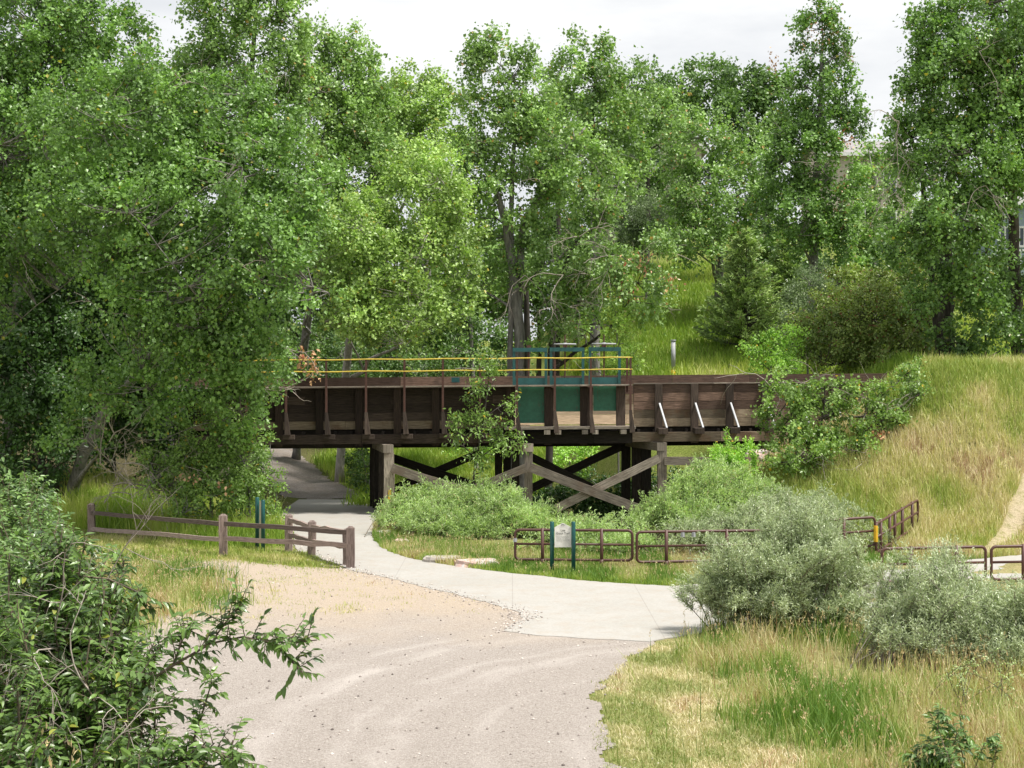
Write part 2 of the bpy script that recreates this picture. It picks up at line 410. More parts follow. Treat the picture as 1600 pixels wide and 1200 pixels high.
    ax = nrm(td[:, :, None, :]*.45+rg.normal(size=(nc, tw, per, 3))*.7-np.array([0, 0, hang])).reshape(-1, 3)
    nn = nrm(O[:, None, None, :]*.5+rg.normal(size=(nc, tw, per, 3))*.65+np.array([0, -.12, .55])).reshape(-1, 3)
    pos = pos.reshape(-1, 3)
    sc = rg.uniform(.5, 1.35, n)
    rnd = rg.random(n); clp = np.repeat(cl, tw*per)
    ok = pos[:, 2] > G(pos[:, 0], pos[:, 1])+.03
    leaf_mesh(crownname, pos[ok], ax[ok], nn[ok], sc[ok]*leaf[0], sc[ok]*leaf[1], rnd[ok], clp[ok], m, root, kind)
    if dead:
        for i in rg.choice(nc, dead, replace=False):
            db = MB(seed+5)
            d = nrm(O[i]+rg.normal(size=3)*.5); dead_branch(db, C[i]-d*.5, d, rg.uniform(1., 2.4), rg.uniform(.010, .024), rg, 1, .05)
            db.build('bare_branch', 'twig', root, smooth=True)
    if tan: tan_leaves(root, tan, rg)
    return root
def tan_leaves(root, spots, rg, m='tan', name='dead_leaves', size=.15):
    pp = []
    for px, py, Y, rx, rz, n in spots:
        c = P(px, py, Y); s = F/Y; pp.append(c+rg.normal(size=(n, 3))*np.array([rx/s, .25, rz/s])*.6)
    pp = np.concatenate(pp); n = len(pp)
    leaf_mesh(name, pp, nrm(rg.normal(size=(n, 3))-np.array([0, 0, 1.])), nrm(rg.normal(size=(n, 3))+np.array([0, -.5, .5])), rg.uniform(.7, 1.2, n)*size, rg.uniform(.7, 1.2, n)*size*.7,
              rg.random(n), rg.random(n), m, root)

def bush(name, label, lobes, basepx, m='willow', stems=60, twigs=30, per=12, leaf=(.085, .014), tlen=.38, seed=1, group=None, kind='blade',
         spread=.5, t0=.35, stem='stem', cat='shrub', up=.5, srad=.012, hang=0., fray=.22, tt=True, bz=None, droop=.0):
    rg = np.random.default_rng(seed)
    bx, by, bY = basepx; b = P(bx, by, bY); b[2] = g1(b[0], b[1]) if bz is None else bz
    root = thing(name, b, label, cat, group)
    w = np.array([l[3]*l[4] for l in lobes], float); w /= w.sum()
    li = rg.choice(len(lobes), stems, p=w)
    mb = MB(seed); PO = []; TD = []
    ST = []
    for i in range(stems):
        px, py, Y, rx, rz = lobes[li[i]][:5]; s = F/Y; c = P(px, py, Y); rxm = rx/s; rzm = rz/s
        rym = lobes[li[i]][5] if len(lobes[li[i]]) > 5 else rxm*.7
        d = nrm(rg.normal(size=3)); d[2] = abs(d[2])*1.0 if rg.random() < .7 else d[2]
        tg = c+d*np.array([rxm, rym, rzm])*(1-.5*rg.random()**1.5)*(1+.2*rg.normal())
        o = b.copy(); ang = rg.random()*6.28; rr = spread*math.sqrt(rg.random()); o[0] += math.cos(ang)*rr*2; o[1] += math.sin(ang)*rr
        o[0] += (tg[0]-b[0])*.3; o[2] = g1(o[0], o[1])-.05 if bz is None else bz
        mid = o*.45+tg*.55; mid[2] = max(o[2], o[2]+(tg[2]-o[2])*.75); mid[:2] = o[:2]*.6+tg[:2]*.4; mid += rg.normal(size=3)*.08
        pts = bez(o, mid, tg, 8); mb.tube(pts, np.linspace(srad*rg.uniform(.7, 1.5), srad*.3, 8), 4, False)
        t = rg.uniform(t0, 1, twigs); k = t*6.999; k0 = k.astype(int); fr = (k-k0)[:, None]
        p = pts[k0]*(1-fr)+pts[k0+1]*fr; tan = nrm(pts[k0+1]-pts[k0])
        PO.append(p); TD.append(nrm(tan*.5+rg.normal(size=(twigs, 3))*.55+np.array([0, 0, up]))); ST.append(np.full(twigs, rg.random()))
    p = np.concatenate(PO); td = np.concatenate(TD); n = len(p); ST = np.concatenate(ST)
    tl = tlen*rg.uniform(.5, 1.3, n)
    if tt:
        e = p+td*tl[:, None]; e[:, 2] -= droop*tl; sd = nrm(np.cross(td, rg.normal(size=(n, 3))))*srad*.28; s2 = np.cross(td, sd)
        V = np.stack([p+sd, p-sd*.5+s2*.87, p-sd*.5-s2*.87, e], 1).reshape(-1, 3); i4 = np.arange(n)[:, None]*4
        B = np.concatenate([i4+np.array([[0, 1, 3]]), i4+np.array([[1, 2, 3]]), i4+np.array([[2, 0, 3]])])
        tag(mesh_from('twigs', V, [B], stem, root), kind='stuff')
    mb.build('stems', stem, root, smooth=True)
    t = (np.arange(per)+rg.random((n, per)))/per
    pos = p[:, None]+td[:, None]*(tl[:, None]*t)[..., None]; pos[..., 2] -= droop*tl[:, None]*t*t
    ax = nrm(td[:, None]*.7+rg.normal(size=(n, per, 3))*.5-np.array([0, 0, hang]))
    pos = pos+rg.normal(size=pos.shape)*leaf[0]*fray
    nn = nrm(rg.normal(size=(n, per, 3))*.7+np.array([0, -.2, .6]))
    N_ = n*per; sc = rg.uniform(.6, 1.25, N_); pos = pos.reshape(-1, 3)
    ok = pos[:, 2] > G(pos[:, 0], pos[:, 1])+.02
    rn = rg.random(N_); cl = np.repeat(np.clip(ST*.6+rg.random(n)*.4, 0, 1), per)
    leaf_mesh('foliage', pos[ok], ax.reshape(-1, 3)[ok], nn.reshape(-1, 3)[ok], sc[ok]*leaf[0], sc[ok]*leaf[1], rn[ok], cl[ok], m, root, kind)
    return root

def inpoly(x, y, poly):
    c = np.zeros(len(x), bool); n = len(poly)
    for i in range(n):
        x0, y0 = poly[i][:2]; x1, y1 = poly[(i+1) % n][:2]
        k = ((y0 > y) != (y1 > y)) & (x < (x1-x0)*(y-y0)/(y1-y0+1e-12)+x0); c ^= k
    return c
def blades(name, xy, h, w, m, label=None, cat='grass', lean=.35, seed=1, parent=None, kind='stuff', seedheads=0.0, patch=.6, bias=0.0, hv=.35):
    """grass blades, two bent quads each"""
    rg = np.random.default_rng(seed); x, y = xy; n = len(x); z = G(x, y)
    hh = h*np.clip(rg.normal(1, hv, n), .3, 2.2)*(.55+.9*fbm(x*patch+5, y*patch))
    ww = w*rg.uniform(.6, 1.4, n)
    th = rg.random(n)*6.283; d = np.stack([np.cos(th), np.sin(th), np.zeros(n)], 1)
    th2 = rg.normal(0, .7, n)+.3; sd = np.stack([np.cos(th2), np.sin(th2), np.zeros(n)], 1)
    p0 = np.stack([x, y, z-.02], 1); ln = (lean*rg.random(n)*hh)[:, None]
    up = np.array([0, 0, 1.])
    p1 = p0+up*hh[:, None]*.55+d*ln*.35; p2 = p0+up*hh[:, None]*(1-.25*(ln/hh[:, None]))+d*ln
    V = np.stack([p0-sd*ww[:, None]/2, p0+sd*ww[:, None]/2, p1+sd*ww[:, None]*.42, p1-sd*ww[:, None]*.42, p2+sd*ww[:, None]*.08, p2-sd*ww[:, None]*.08], 1).reshape(-1, 3)
    b = np.arange(n)[:, None]*6
    q = np.concatenate([b+np.array([[0, 1, 2, 3]]), b+np.array([[3, 2, 4, 5]])])
    rn = rg.random(n); cl = np.clip((fbm(x*patch+11, y*patch*.8+3)-.5)*2.6+.45+bias+(fbm(x*4, y*4)-.5)*.7, 0, 1)
    o = mesh_from(name, V, [q], m, parent, {'rnd': np.tile(rn, 2), 'clp': np.tile(cl, 2)})
    if seedheads:
        k = rg.random(n) < seedheads; q2 = p2[k]; m_ = len(q2)
        rep = 6; pos = np.repeat(q2, rep, 0)+rg.normal(size=(m_*rep, 3))*np.array([.008, .008, .035])+np.array([0, 0, .03])
        nv = len(pos)
        V2, bl, _ = leaf_arrays(pos, nrm(rg.normal(size=(nv, 3))*.35+up), nrm(rg.normal(size=(nv, 3))), np.full(nv, .05), np.full(nv, .016), 'blade')
        so = mesh_from('seed_heads', V2, bl, 'straw', o, {'rnd': rg.random(nv), 'clp': rg.random(nv)})
    if parent is None: tag(o, label, cat, kind=kind)
    return o
def scatter(poly, n, rg, holes=(), dens=None, fe=.35):
    """n random points in a plan polygon, thinned with distance"""
    poly = np.array([p[:2] for p in poly]); lo = poly.min(0); hi = poly.max(0)
    out = [np.zeros(0), np.zeros(0)]
    while len(out[0]) < n:
        x = rg.uniform(lo[0], hi[0], n*3); y = rg.uniform(lo[1], hi[1], n*3)
        k = inpoly(x, y, poly)
        x = x+rg.normal(size=len(x))*fe; y = y+rg.normal(size=len(y))*fe
        for h in holes: k &= ~inpoly(x, y, h)
        if dens is not None: k &= rg.random(len(x)) < dens(x, y)
        if k.sum() < 5: break
        out = [np.append(out[0], x[k]), np.append(out[1], y[k])]
    return out[0][:n], out[1][:n]
# ---------------------------------------------------------------- plan outlines (metres)
def P0s(l): return [P0(a, b)[:2] for a, b in l]
CONC = P0s([(572, 781), (590, 800), (582, 822), (586, 845), (598, 858), (640, 873), (700, 884), (770, 893), (880, 905), (960, 912), (1050, 917),
            (1200, 908), (1400, 886), (1600, 868), (1850, 852), (1900, 905), (1600, 927), (1400, 946), (1200, 972), (1080, 992), (1035, 1000), (1015, 1004),
            (930, 999), (850, 995), (788, 987), (818, 967), (812, 957), (770, 944), (690, 925), (600, 903), (552, 892), (515, 878), (470, 862), (440, 835), (432, 805), (440, 781)])
GRAV = P0s([(250, 868), (330, 872), (420, 882), (500, 888), (556, 889), (620, 895), (720, 922), (840, 955), (860, 985), (950, 994), (1024, 1000), (1010, 1018), (975, 1035),
            (952, 1062), (938, 1100), (948, 1150), (985, 1200)])+[(2.4, 18), (3.2, 15), (4.5, 10), (6, 4), (-8, 3), (-9.5, 12), (-10, 18)]+P0s([(120, 1100), (150, 1010), (190, 950), (200, 900)])
def jag(poly, step, amp, seed=1, hold=None):
    rg = np.random.default_rng(seed); out = []
    for i in range(len(poly)):
        a = np.array(poly[i], float); b = np.array(poly[(i+1) % len(poly)], float); n = max(1, int(np.linalg.norm(b-a)/step))
        for k in range(n):
            p = a+(b-a)*k/n
            q = (fbm(np.array([p[0]*1.3+seed]), np.array([p[1]*1.3]))[0]-.5)*2.4*amp+rg.normal()*amp*.25
            t = nrm(b-a); out.append(p+np.array([-t[1], t[0]])*q)
    return out
CONCj = jag(CONC, .16, .09, 3); GRAVj = jag(GRAV, .3, .28, 5)
def slab(name, poly, z, thick, m, drape=False):
    n = len(poly)
    tri = geometry.tessellate_polygon([[Vector((p[0], p[1], 0)) for p in poly]])
    P2 = np.array(poly); zz = np.full(n, z) if not drape else G(P2[:, 0], P2[:, 1])+z
    V = np.concatenate([np.column_stack([P2, zz]), np.column_stack([P2, zz-thick])])
    T = np.array([list(t) for t in tri])
    a = V[T[:, 1]]-V[T[:, 0]]; b = V[T[:, 2]]-V[T[:, 0]]; up = np.cross(a, b)[:, 2] > 0
    T = np.where(up[:, None], T, T[:, ::-1])
    i = np.arange(n); j = (i+1) % n
    Q = np.stack([i, j, j+n, i+n], 1)
    return tag(mesh_from(name, V, [T, Q], m), kind='structure')

# ground
def gridax(parts):
    a = np.concatenate([np.arange(s, e, st) for s, e, st in parts]); return a
xs = gridax([(-700, -200, 50), (-200, -60, 8), (-60, -24, 1.5), (-24, 26, .3), (26, 60, 1.5), (60, 200, 8), (200, 701, 50)])
ys = gridax([(-60, 0, 6), (0, 18, .8), (18, 82, .3), (82, 130, 1.2), (130, 300, 10), (300, 1500, 80)])
XX, YY = np.meshgrid(xs, ys); ZZ = G(XX, YY)
nx, ny = len(xs), len(ys)
a = np.arange(ny-1)[:, None]*nx+np.arange(nx-1)
Q = np.stack([a, a+1, a+1+nx, a+nx], -1).reshape(-1, 4)
m, nt, p = mat('ground_soil')
gp = geopos(nt)
dark_soil = attr(nt, 'dark_soil'); dry = attr(nt, 'dry')
n1 = noise(nt, gp, .9, 6, .6); n2 = noise(nt, gp, 14, 6, .75); n3 = noise(nt, gp, 3.5, 5, .65)
green = ramp(nt, n2, [(.32, (.07, .09, .02)), (.68, (.22, .27, .06))])
tan = ramp(nt, n2, [(.3, (.23, .18, .08)), (.7, (.47, .41, .22))])
soil = ramp(nt, n2, [(.3, (.03, .022, .015)), (.7, (.10, .075, .05))])
f = mth(nt, 'ADD', dry, mth(nt, 'MULTIPLY', mth(nt, 'SUBTRACT', n3, .5), 1.3), True)
col = mix(nt, f, green, tan); col = mix(nt, dark_soil, col, soil)
sand = ramp(nt, n2, [(.3, (.42, .34, .25)), (.7, (.60, .50, .39))])
tr = attr(nt, 'track'); col = mix(nt, mth(nt, 'MULTIPLY', tr, ramp(nt, n3, [(.3, (0, 0, 0)), (.5, (1, 1, 1))]), True), col, sand)
L(nt, col, p.inputs['Base Color']); p.inputs['Roughness'].default_value = 1; p.inputs['Specular IOR Level'].default_value = .1
bump(nt, p, n2, .06, .8); M['ground'] = m
g = mesh_from('ground', np.stack([XX, YY, ZZ], -1).reshape(-1, 3), [Q], 'ground', smooth=True)
X, Y_ = XX.ravel(), YY.ravel()
def pattr(o, name, v):
    at = o.data.attributes.new(name, 'FLOAT', 'POINT'); at.data.foreach_set('value', np.asarray(v, np.float32))
xc = 3.4-.13*(Y_-57)+.4*np.sin(Y_*.3)
dark_soil_v = np.exp(-np.abs((X-xc)/2.2)**4)*sst(44.8, 46.5, Y_)*(1-sst(66, 76, Y_))  # damp soil and shaded creek banks, both put into one dark colour
dark_soil_v = np.maximum(dark_soil_v, sst(-7, -12, X)*sst(52, 56, Y_)*.85*(Y_ < 110))  # the same dark soil over the ground at the left
pattr(g, 'dark_soil', dark_soil_v)
dr = np.where(X > 8, .75*sst(60, 50, Y_), .35)*(Y_ < 62)+.3*(X > 2.5)*(Y_ < 36)
pattr(g, 'dry', np.clip(dr, 0, 1))
ta, tb = np.array(P(1620, 755, 51.5)[:2]), np.array(P(1525, 870, 45)[:2])
def segd(x, y, a, b):
    ab = b-a; t = np.clip(((x-a[0])*ab[0]+(y-a[1])*ab[1])/(ab@ab), 0, 1); return np.hypot(x-a[0]-t*ab[0], y-a[1]-t*ab[1])
pattr(g, 'track', np.clip(1.0-segd(X, Y_, ta, tb)/.42, 0, .6)+np.clip(.9-segd(X, Y_, np.array([-9., 38.]), np.array([-4.5, 39.]))/3.2, 0, 1))
tag(g, kind='structure')

# concrete
m, nt, p = mat('pale_concrete'); gp = geopos(nt)
n1 = noise(nt, gp, .5, 6, .6); n2 = noise(nt, gp, 20, 6, .7)
n4 = noise(nt, gp, 2.2, 6, .65)
c = ramp(nt, n1, [(.3, (.32, .305, .275)), (.7, (.40, .385, .36))]); c = mix(nt, .45, c, ramp(nt, n2, [(.3, (.27, .255, .23)), (.7, (.47, .455, .43))]))
c = mix(nt, ramp(nt, n4, [(.48, (0, 0, 0)), (.68, (.5, .5, .5))]), c, (.34, .29, .235))
sp = N(nt, 'ShaderNodeSeparateXYZ'); L(nt, gp, sp.inputs[0])
def joint(ax, per, cond):
    f = mth(nt, 'FRACT', mth(nt, 'DIVIDE', sp.outputs[ax], per)); return mth(nt, 'MULTIPLY', mth(nt, 'LESS_THAN', f, .022/per), cond)
far = mth(nt, 'GREATER_THAN', sp.outputs[1], 45.0)
jj = mth(nt, 'MAXIMUM', joint(1, 3.05, far), joint(0, 3.05, mth(nt, 'SUBTRACT', 1.0, far)))
c = mix(nt, mth(nt, 'MULTIPLY', jj, .3), c, (.16, .14, .12))
L(nt, c, p.inputs['Base Color']); p.inputs['Roughness'].default_value = .9; bump(nt, p, n2, .006, .5); M['conc'] = m
slab('concrete_trail', CONCj, .022, .12, 'conc')
# gravel
m, nt, p = mat('fine_gravel'); gp = geopos(nt)
n1 = noise(nt, gp, .35, 5, .6); n2 = noise(nt, gp, 30, 5, .8); n3 = noise(nt, gp, 9, 6, .8)
vo = N(nt, 'ShaderNodeTexVoronoi', Scale=38); L(nt, gp, vo.inputs['Vector'])
dis = N(nt, 'ShaderNodeTexNoise', Scale=.6, Detail=2); L(nt, gp, dis.inputs[0])
sp = N(nt, 'ShaderNodeSeparateXYZ'); L(nt, gp, sp.inputs[0])
base = ramp(nt, n2, [(.30, (.20, .17, .15)), (.52, (.37, .33, .297)), (.74, (.56, .51, .47))])
sandy = ramp(nt, n2, [(.30, (.33, .265, .205)), (.7, (.55, .465, .375))])
ysel = mth(nt, 'ADD', mth(nt, 'MULTIPLY', mth(nt, 'SUBTRACT', sp.outputs[1], 29.5), .16), mth(nt, 'MULTIPLY', mth(nt, 'SUBTRACT', n1, .5), 1.6), True)
c = mix(nt, ysel, base, sandy)
# wheel ruts: soft paler arcs sweeping from the near end towards the junction
cx_, cy_ = 4.5, 22.0
dx = mth(nt, 'SUBTRACT', sp.outputs[0], cx_); dy = mth(nt, 'MULTIPLY', mth(nt, 'SUBTRACT', sp.outputs[1], cy_), .8)
rr = mth(nt, 'SQRT', mth(nt, 'ADD', mth(nt, 'MULTIPLY', dx, dx), mth(nt, 'MULTIPLY', dy, dy)))
rr = mth(nt, 'ADD', rr, mth(nt, 'MULTIPLY', dis.outputs[0], .7))
th_ = mth(nt, 'ARCTAN2', dy, dx); cb_ = nt.nodes.new('ShaderNodeCombineXYZ'); L(nt, mth(nt, 'MULTIPLY', rr, 2.6), cb_.inputs[0]); L(nt, mth(nt, 'MULTIPLY', th_, .8), cb_.inputs[1])
wv = noise(nt, cb_.outputs[0], 1.6, 4, .6)
acc_ = None
for r0, w0, a0 in ((3.6, .22, .7), (5.0, .16, .6), (6.3, .26, 1.0), (7.0, .16, .7), (8.2, .3, .9), (9.0, .18, .7), (10.6, .3, .6)):
    q_ = mth(nt, 'DIVIDE', mth(nt, 'SUBTRACT', rr, r0+.35), w0); gq = mth(nt, 'MULTIPLY', mth(nt, 'EXPONENT', mth(nt, 'MULTIPLY', mth(nt, 'MULTIPLY', q_, q_), -1.0)), a0)
    acc_ = gq if acc_ is None else mth(nt, 'MAXIMUM', acc_, gq)
rf = mth(nt, 'MULTIPLY', acc_, mth(nt, 'MULTIPLY', ramp(nt, wv, [(.35, (.25, .25, .25)), (.6, (1, 1, 1))]), mth(nt, 'MULTIPLY', ramp(nt, noise(nt, gp, .45, 4), [(.4, (.05, .05, .05)), (.62, (.5, .5, .5))]), mth(nt, 'SUBTRACT', 1.0, ysel, True))))
c = mix(nt, rf, c, (.60, .55, .515))
c = mix(nt, ramp(nt, n3, [(.60, (0, 0, 0)), (.68, (.6, .6, .6))]), c, (.20, .165, .145))
L(nt, c, p.inputs['Base Color']); p.inputs['Roughness'].default_value = 1; p.inputs['Specular IOR Level'].default_value = .15
hh = mth(nt, 'ADD', mth(nt, 'MULTIPLY', vo.outputs[0], .5), n2); bump(nt, p, hh, .03, .9); M['gravel'] = m
# gravel path draped: pieces of a fine grid clipped by the outline
def grid_in(name, poly, st, z, m):
    pl = np.array(poly); lo = pl.min(0); hi = pl.max(0)
    gx = np.arange(lo[0], hi[0], st); gy = np.arange(lo[1], hi[1], st); A, B = np.meshgrid(gx, gy)
    cx = (A[:-1, :-1]+st/2).ravel(); cy = (B[:-1, :-1]+st/2).ravel(); k = inpoly(cx, cy, poly)
    n = len(gx); a = (np.arange(len(gy)-1)[:, None]*n+np.arange(n-1)).ravel()[k]
    Q = np.stack([a, a+1, a+1+n, a+n], 1); used, inv = np.unique(Q, return_inverse=True)
    A = A.ravel()[used]; B = B.ravel()[used]
    V = np.stack([A, B, G(A, B)+z], 1)
    return tag(mesh_from(name, V, [inv.reshape(-1, 4)], m, smooth=True), kind='structure')
EDGE = np.array(CONC[24:38])
def gridpts(name, poly, st, z, m, d0):
    o = grid_in(name, poly, st, z, m); co = np.empty(len(o.data.vertices)*3, np.float32); o.data.vertices.foreach_get('co', co); co = co.reshape(-1, 3)
    d = np.full(len(co), 99.)
    for a, b in zip(EDGE[:-1], EDGE[1:]): d = np.minimum(d, segd(co[:, 0], co[:, 1], a, b))
    pattr(o, 'edge', np.clip(1-d/d0, 0, 1)); return o
m = M['gravel'].copy(); m.name = 'spilled_grit'; nt = m.node_tree; p = nt.nodes['Principled BSDF']; gp = geopos(nt)
e_ = mth(nt, 'ADD', attr(nt, 'edge'), mth(nt, 'ADD', mth(nt, 'MULTIPLY', mth(nt, 'SUBTRACT', noise(nt, gp, 2.2, 6, .7), .5), 1.7), mth(nt, 'MULTIPLY', mth(nt, 'SUBTRACT', noise(nt, gp, 45, 3, .8), .5), 1.3)))
L(nt, ramp(nt, e_, [(.62, (0, 0, 0)), (.78, (1, 1, 1))]), p.inputs['Alpha']); M['grit'] = m
#gridpts('loose_grit_edge', [(a, b+1.1) for a, b in EDGE]+[(a, b-.45) for a, b in EDGE[::-1]], .1, .027, 'grit', .6)
grid_in('gravel_path', GRAVj, .055, .012, 'gravel')
m, nt, p = mat('dark_gravel'); gp = geopos(nt); n2 = noise(nt, gp, 12, 6, .8); n1 = noise(nt, gp, 1.2, 4)
c = ramp(nt, n2, [(.32, (.10, .085, .075)), (.7, (.36, .32, .29))]); c = mix(nt, ramp(nt, n1, [(.4, (0, 0, 0)), (.7, (.5, .5, .5))]), c, (.16, .125, .09))
L(nt, c, p.inputs['Base Color']); p.inputs['Roughness'].default_value = 1; bump(nt, p, n2, .05, .8); M['gravel2'] = m
UP = [P(440, 781, 64)[:2], P(574, 781, 64)[:2], P(505, 738, 72)[:2], P(462, 716, 79)[:2], P(440, 702, 86)[:2], P(385, 698, 90)[:2], P(398, 712, 79)[:2], P(405, 735, 71)[:2]]
grid_in('uphill_gravel_trail', jag([(p_[0], p_[1]+.02) for p_ in UP], .4, .12, 8), .15, .02, 'gravel2')
# creek water
m, nt, p = mat('creek_water'); p.inputs['Base Color'].default_value = (.012, .014, .01, 1); p.inputs['Roughness'].default_value = .12
bump(nt, p, noise(nt, geopos(nt), 4, 3), .03, .4); M['water'] = m
yy = np.arange(46.5, 70, 1.0); xx = 3.4-.13*(yy-57)+.4*np.sin(yy*.3)
cp = [(a-1.5, b) for a, b in zip(xx, yy)]+[(a+1.5, b) for a, b in zip(xx[::-1], yy[::-1])]
slab('creek_water', cp, -2.45, .05, 'water')

# ---------------------------------------------------------------- the flume bridge
def zs(x): return 4.76+.0078*(x+8.55)
def X(px, Y): return (px-800)/F*Y
YF, YW, YB = 57.0, 57.8, 60.6
br = thing('flume_bridge', (0, 59, 2.6), 'long dark timber flume bridge on trestle posts crossing over the trail and creek', 'bridge')
UPR = [385, 447, 510, 572, 632, 692, 750, 808, 867, 923, 985]
# boarded side walls
def planks(name, x0, x1, Y, top, bot, n, m_list, seed, yth=.07):
    rg = np.random.default_rng(seed); groups = {}
    hgt = (top-bot)/n
    for i in range(n):
        xa = x0+0.0; z1 = top-i*hgt
        while xa < x1-.01:
            xb = min(x1, xa+rg.uniform(2.4, 4.6))
            if x1-xb < .8: xb = x1
            mm = m_list[i]; mb = groups.setdefault(mm, MB(seed+i*7+len(groups)))
            yo = rg.normal()*.003; zc = z1-hgt/2
            mb.beam((xa+.004, Y+yo, zs(xa)+zc), (xb-.004, Y+yo, zs(xb)+zc), yth, hgt-.008)
            xa = xb
    for mm, mb in groups.items(): mb.build(name, mm, br)
    if Y < 58: mb = MB(1); mb.beam((x0, Y+.06, zs(x0)+(top+bot)/2), (x1, Y+.06, zs(x1)+(top+bot)/2), .03, top-bot-.02); mb.build('seam_shade_board', 'woodblack', br)  # black sheet added behind the boards to keep their seams dark
planks('side_wall', X(290, YW), X(805, YW), YW, -.06, -1.62, 5, ['wood', 'wood', 'wood', 'wood', 'woodtan'], 11)  # upper planks darker, lowest paler: walkway shade put into the colours
planks('side_wall', X(990, YW), X(1352, YW), YW, .0, -1.60, 5, ['woodred', 'woodred', 'woodred', 'woodtan', 'woodtan'], 12)
planks('far_wall', X(290, YB), X(1500, YB), YB, .33, -1.6, 5, ['woodred', 'woodred', 'woodtan', 'woodsand', 'woodsand'], 13)
mb = MB(21)
for k in range(10): mb.beam((X(290, YW), 58.1+k*.27, zs(-12)-1.66), (X(1350, YW), 58.1+k*.27, zs(13)-1.66), .25, .06)
mb.build('flume_floor', 'woodtan', br)
mb = MB(22)
for k in range(44):
    x = X(300, YW)+k*.6
    if x > X(1340, YW): break
    mb.beam((x, 57.62, zs(x)-1.76), (x, 60.8, zs(x)-1.76), .1, .14)
mb.build('floor_joist', 'woodblack', br)
# stringers
mb = MB(24); mb.beam((X(290, 58), 58.0, zs(X(290, 58))-1.76), (X(1352, 58), 58.0, zs(X(1352, 58))-1.76), .1, .34); mb.build('gap_shade_beam', 'woodblack', br)  # black strip added in the gap, standing in for its shadow
for (a, b, mm, zt, zb, y, tk) in ((290, 790, 'wood', -1.80, -2.15, 57.52, .2), (790, 988, 'woodblack', -1.74, -2.2, 57.6, .25), (988, 1352, 'woodtan', -1.80, -2.15, 57.52, .2),
                                  (290, 1352, 'woodblack', -1.85, -2.45, 60.5, .25), (290, 1352, 'woodblack', -1.85, -2.2, 59.0, .25)):
    mb = MB(int(a+b)); x = X(a, y); xe = X(b, y)
    while x < xe-.1:
        x2 = min(xe, x+3.3)
        if xe-x2 < 1: x2 = xe
        mb.beam((x, y, zs(x)+(zt+zb)/2), (x2-.01, y, zs(x2)+(zt+zb)/2), tk, zt-zb); x = x2
    mb.build('stringer', mm, br)
# top board / walkway
mb = MB(31)
for k in range(3):
    x = X(300, YF)
    while x < X(986, YF):
        x2 = min(X(988, YF), x+3.6); y = 56.98+k*.27
        mb.beam((x+.005, y+.12, zs(x)-.02), (x2-.005, y+.12, zs(x2)-.02), .255, .045); x = x2
mb.build('walkway', 'woodpale', br)
mb = MB(32); x = X(990, YW)
while x < X(1350, YW)-.1:
    x2 = min(X(1352, YW), x+3); mb.beam((x, YW, zs(x)+.022), (x2-.01, YW, zs(x2)+.022), .2, .04); x = x2
mb.build('wall_cap', 'woodpale', br)
# studs, uprights, brackets
for i, u in enumerate(UPR):
    x = X(u, YF); xs_ = X(u-11, 57.6)
    if u < 975:
        mb = MB(100+i); mb.beam((xs_, 57.64, zs(x)-.07), (xs_, 57.64, zs(x)-2.25), .27, .2, up=(0, 1, 0)); mb.build('wall_stud', 'woodstud', br)
    else:
        mb = MB(100+i); mb.beam((xs_-.1, 57.64, zs(x)-.07), (xs_-.1, 57.64, zs(x)-1.7), .34, .2, up=(0, 1, 0)); mb.build('wall_stud', 'wood', br)
    mb = MB(130+i); mb.beam((x, YF-.03, zs(x)+1.02), (x, YF-.03, zs(x)-.95), .075, .075, up=(0, 1, 0)); o = mb.build('rail_post', 'rust', br)
    mb = MB(150+i); mb.beam((x, YF-.03, zs(x)-.95), (x+.07, YF-.1, zs(x)-1.78), .10, .10, up=(0, 1, 0), w1=.2, h1=.16)
    if u < 800: mb.beam((x-.12, YF+.1, zs(x)-1.86), (x+.30, YF+.1, zs(x)-1.86), .3, .16); mb.beam((x-.05, YF+.1, zs(x)-1.86), (x-.05, 57.6, zs(x)-1.86), .2, .16)
    mb.build('bracket', 'wood', br)
for dz, nm in ((1.0, 'yellow_rail'), (.56, 'yellow_rail')):
    mb = MB(int(dz*99)); xa = X(375, YF); xe = X(985, YF)
    pts = [[x, YF-.05, zs(x)+dz+.012*math.sin(x*2.1)] for x in np.linspace(xa, xe, 22)]+[[xe+.06, YF+.05, zs(xe)+dz], [xe+.05, YW-.1, zs(xe)+dz]]
    mb.tube(pts, .028, 6); mb.build(nm, 'yellow', br, True)
mb = MB(60); x = X(978, YF); mb.beam((x+.1, YW-.05, zs(x)+1.03), (x+.1, YW-.05, zs(x)-.3), .08, .08, up=(0, 1, 0)); mb.build('rail_post', 'rust', br)
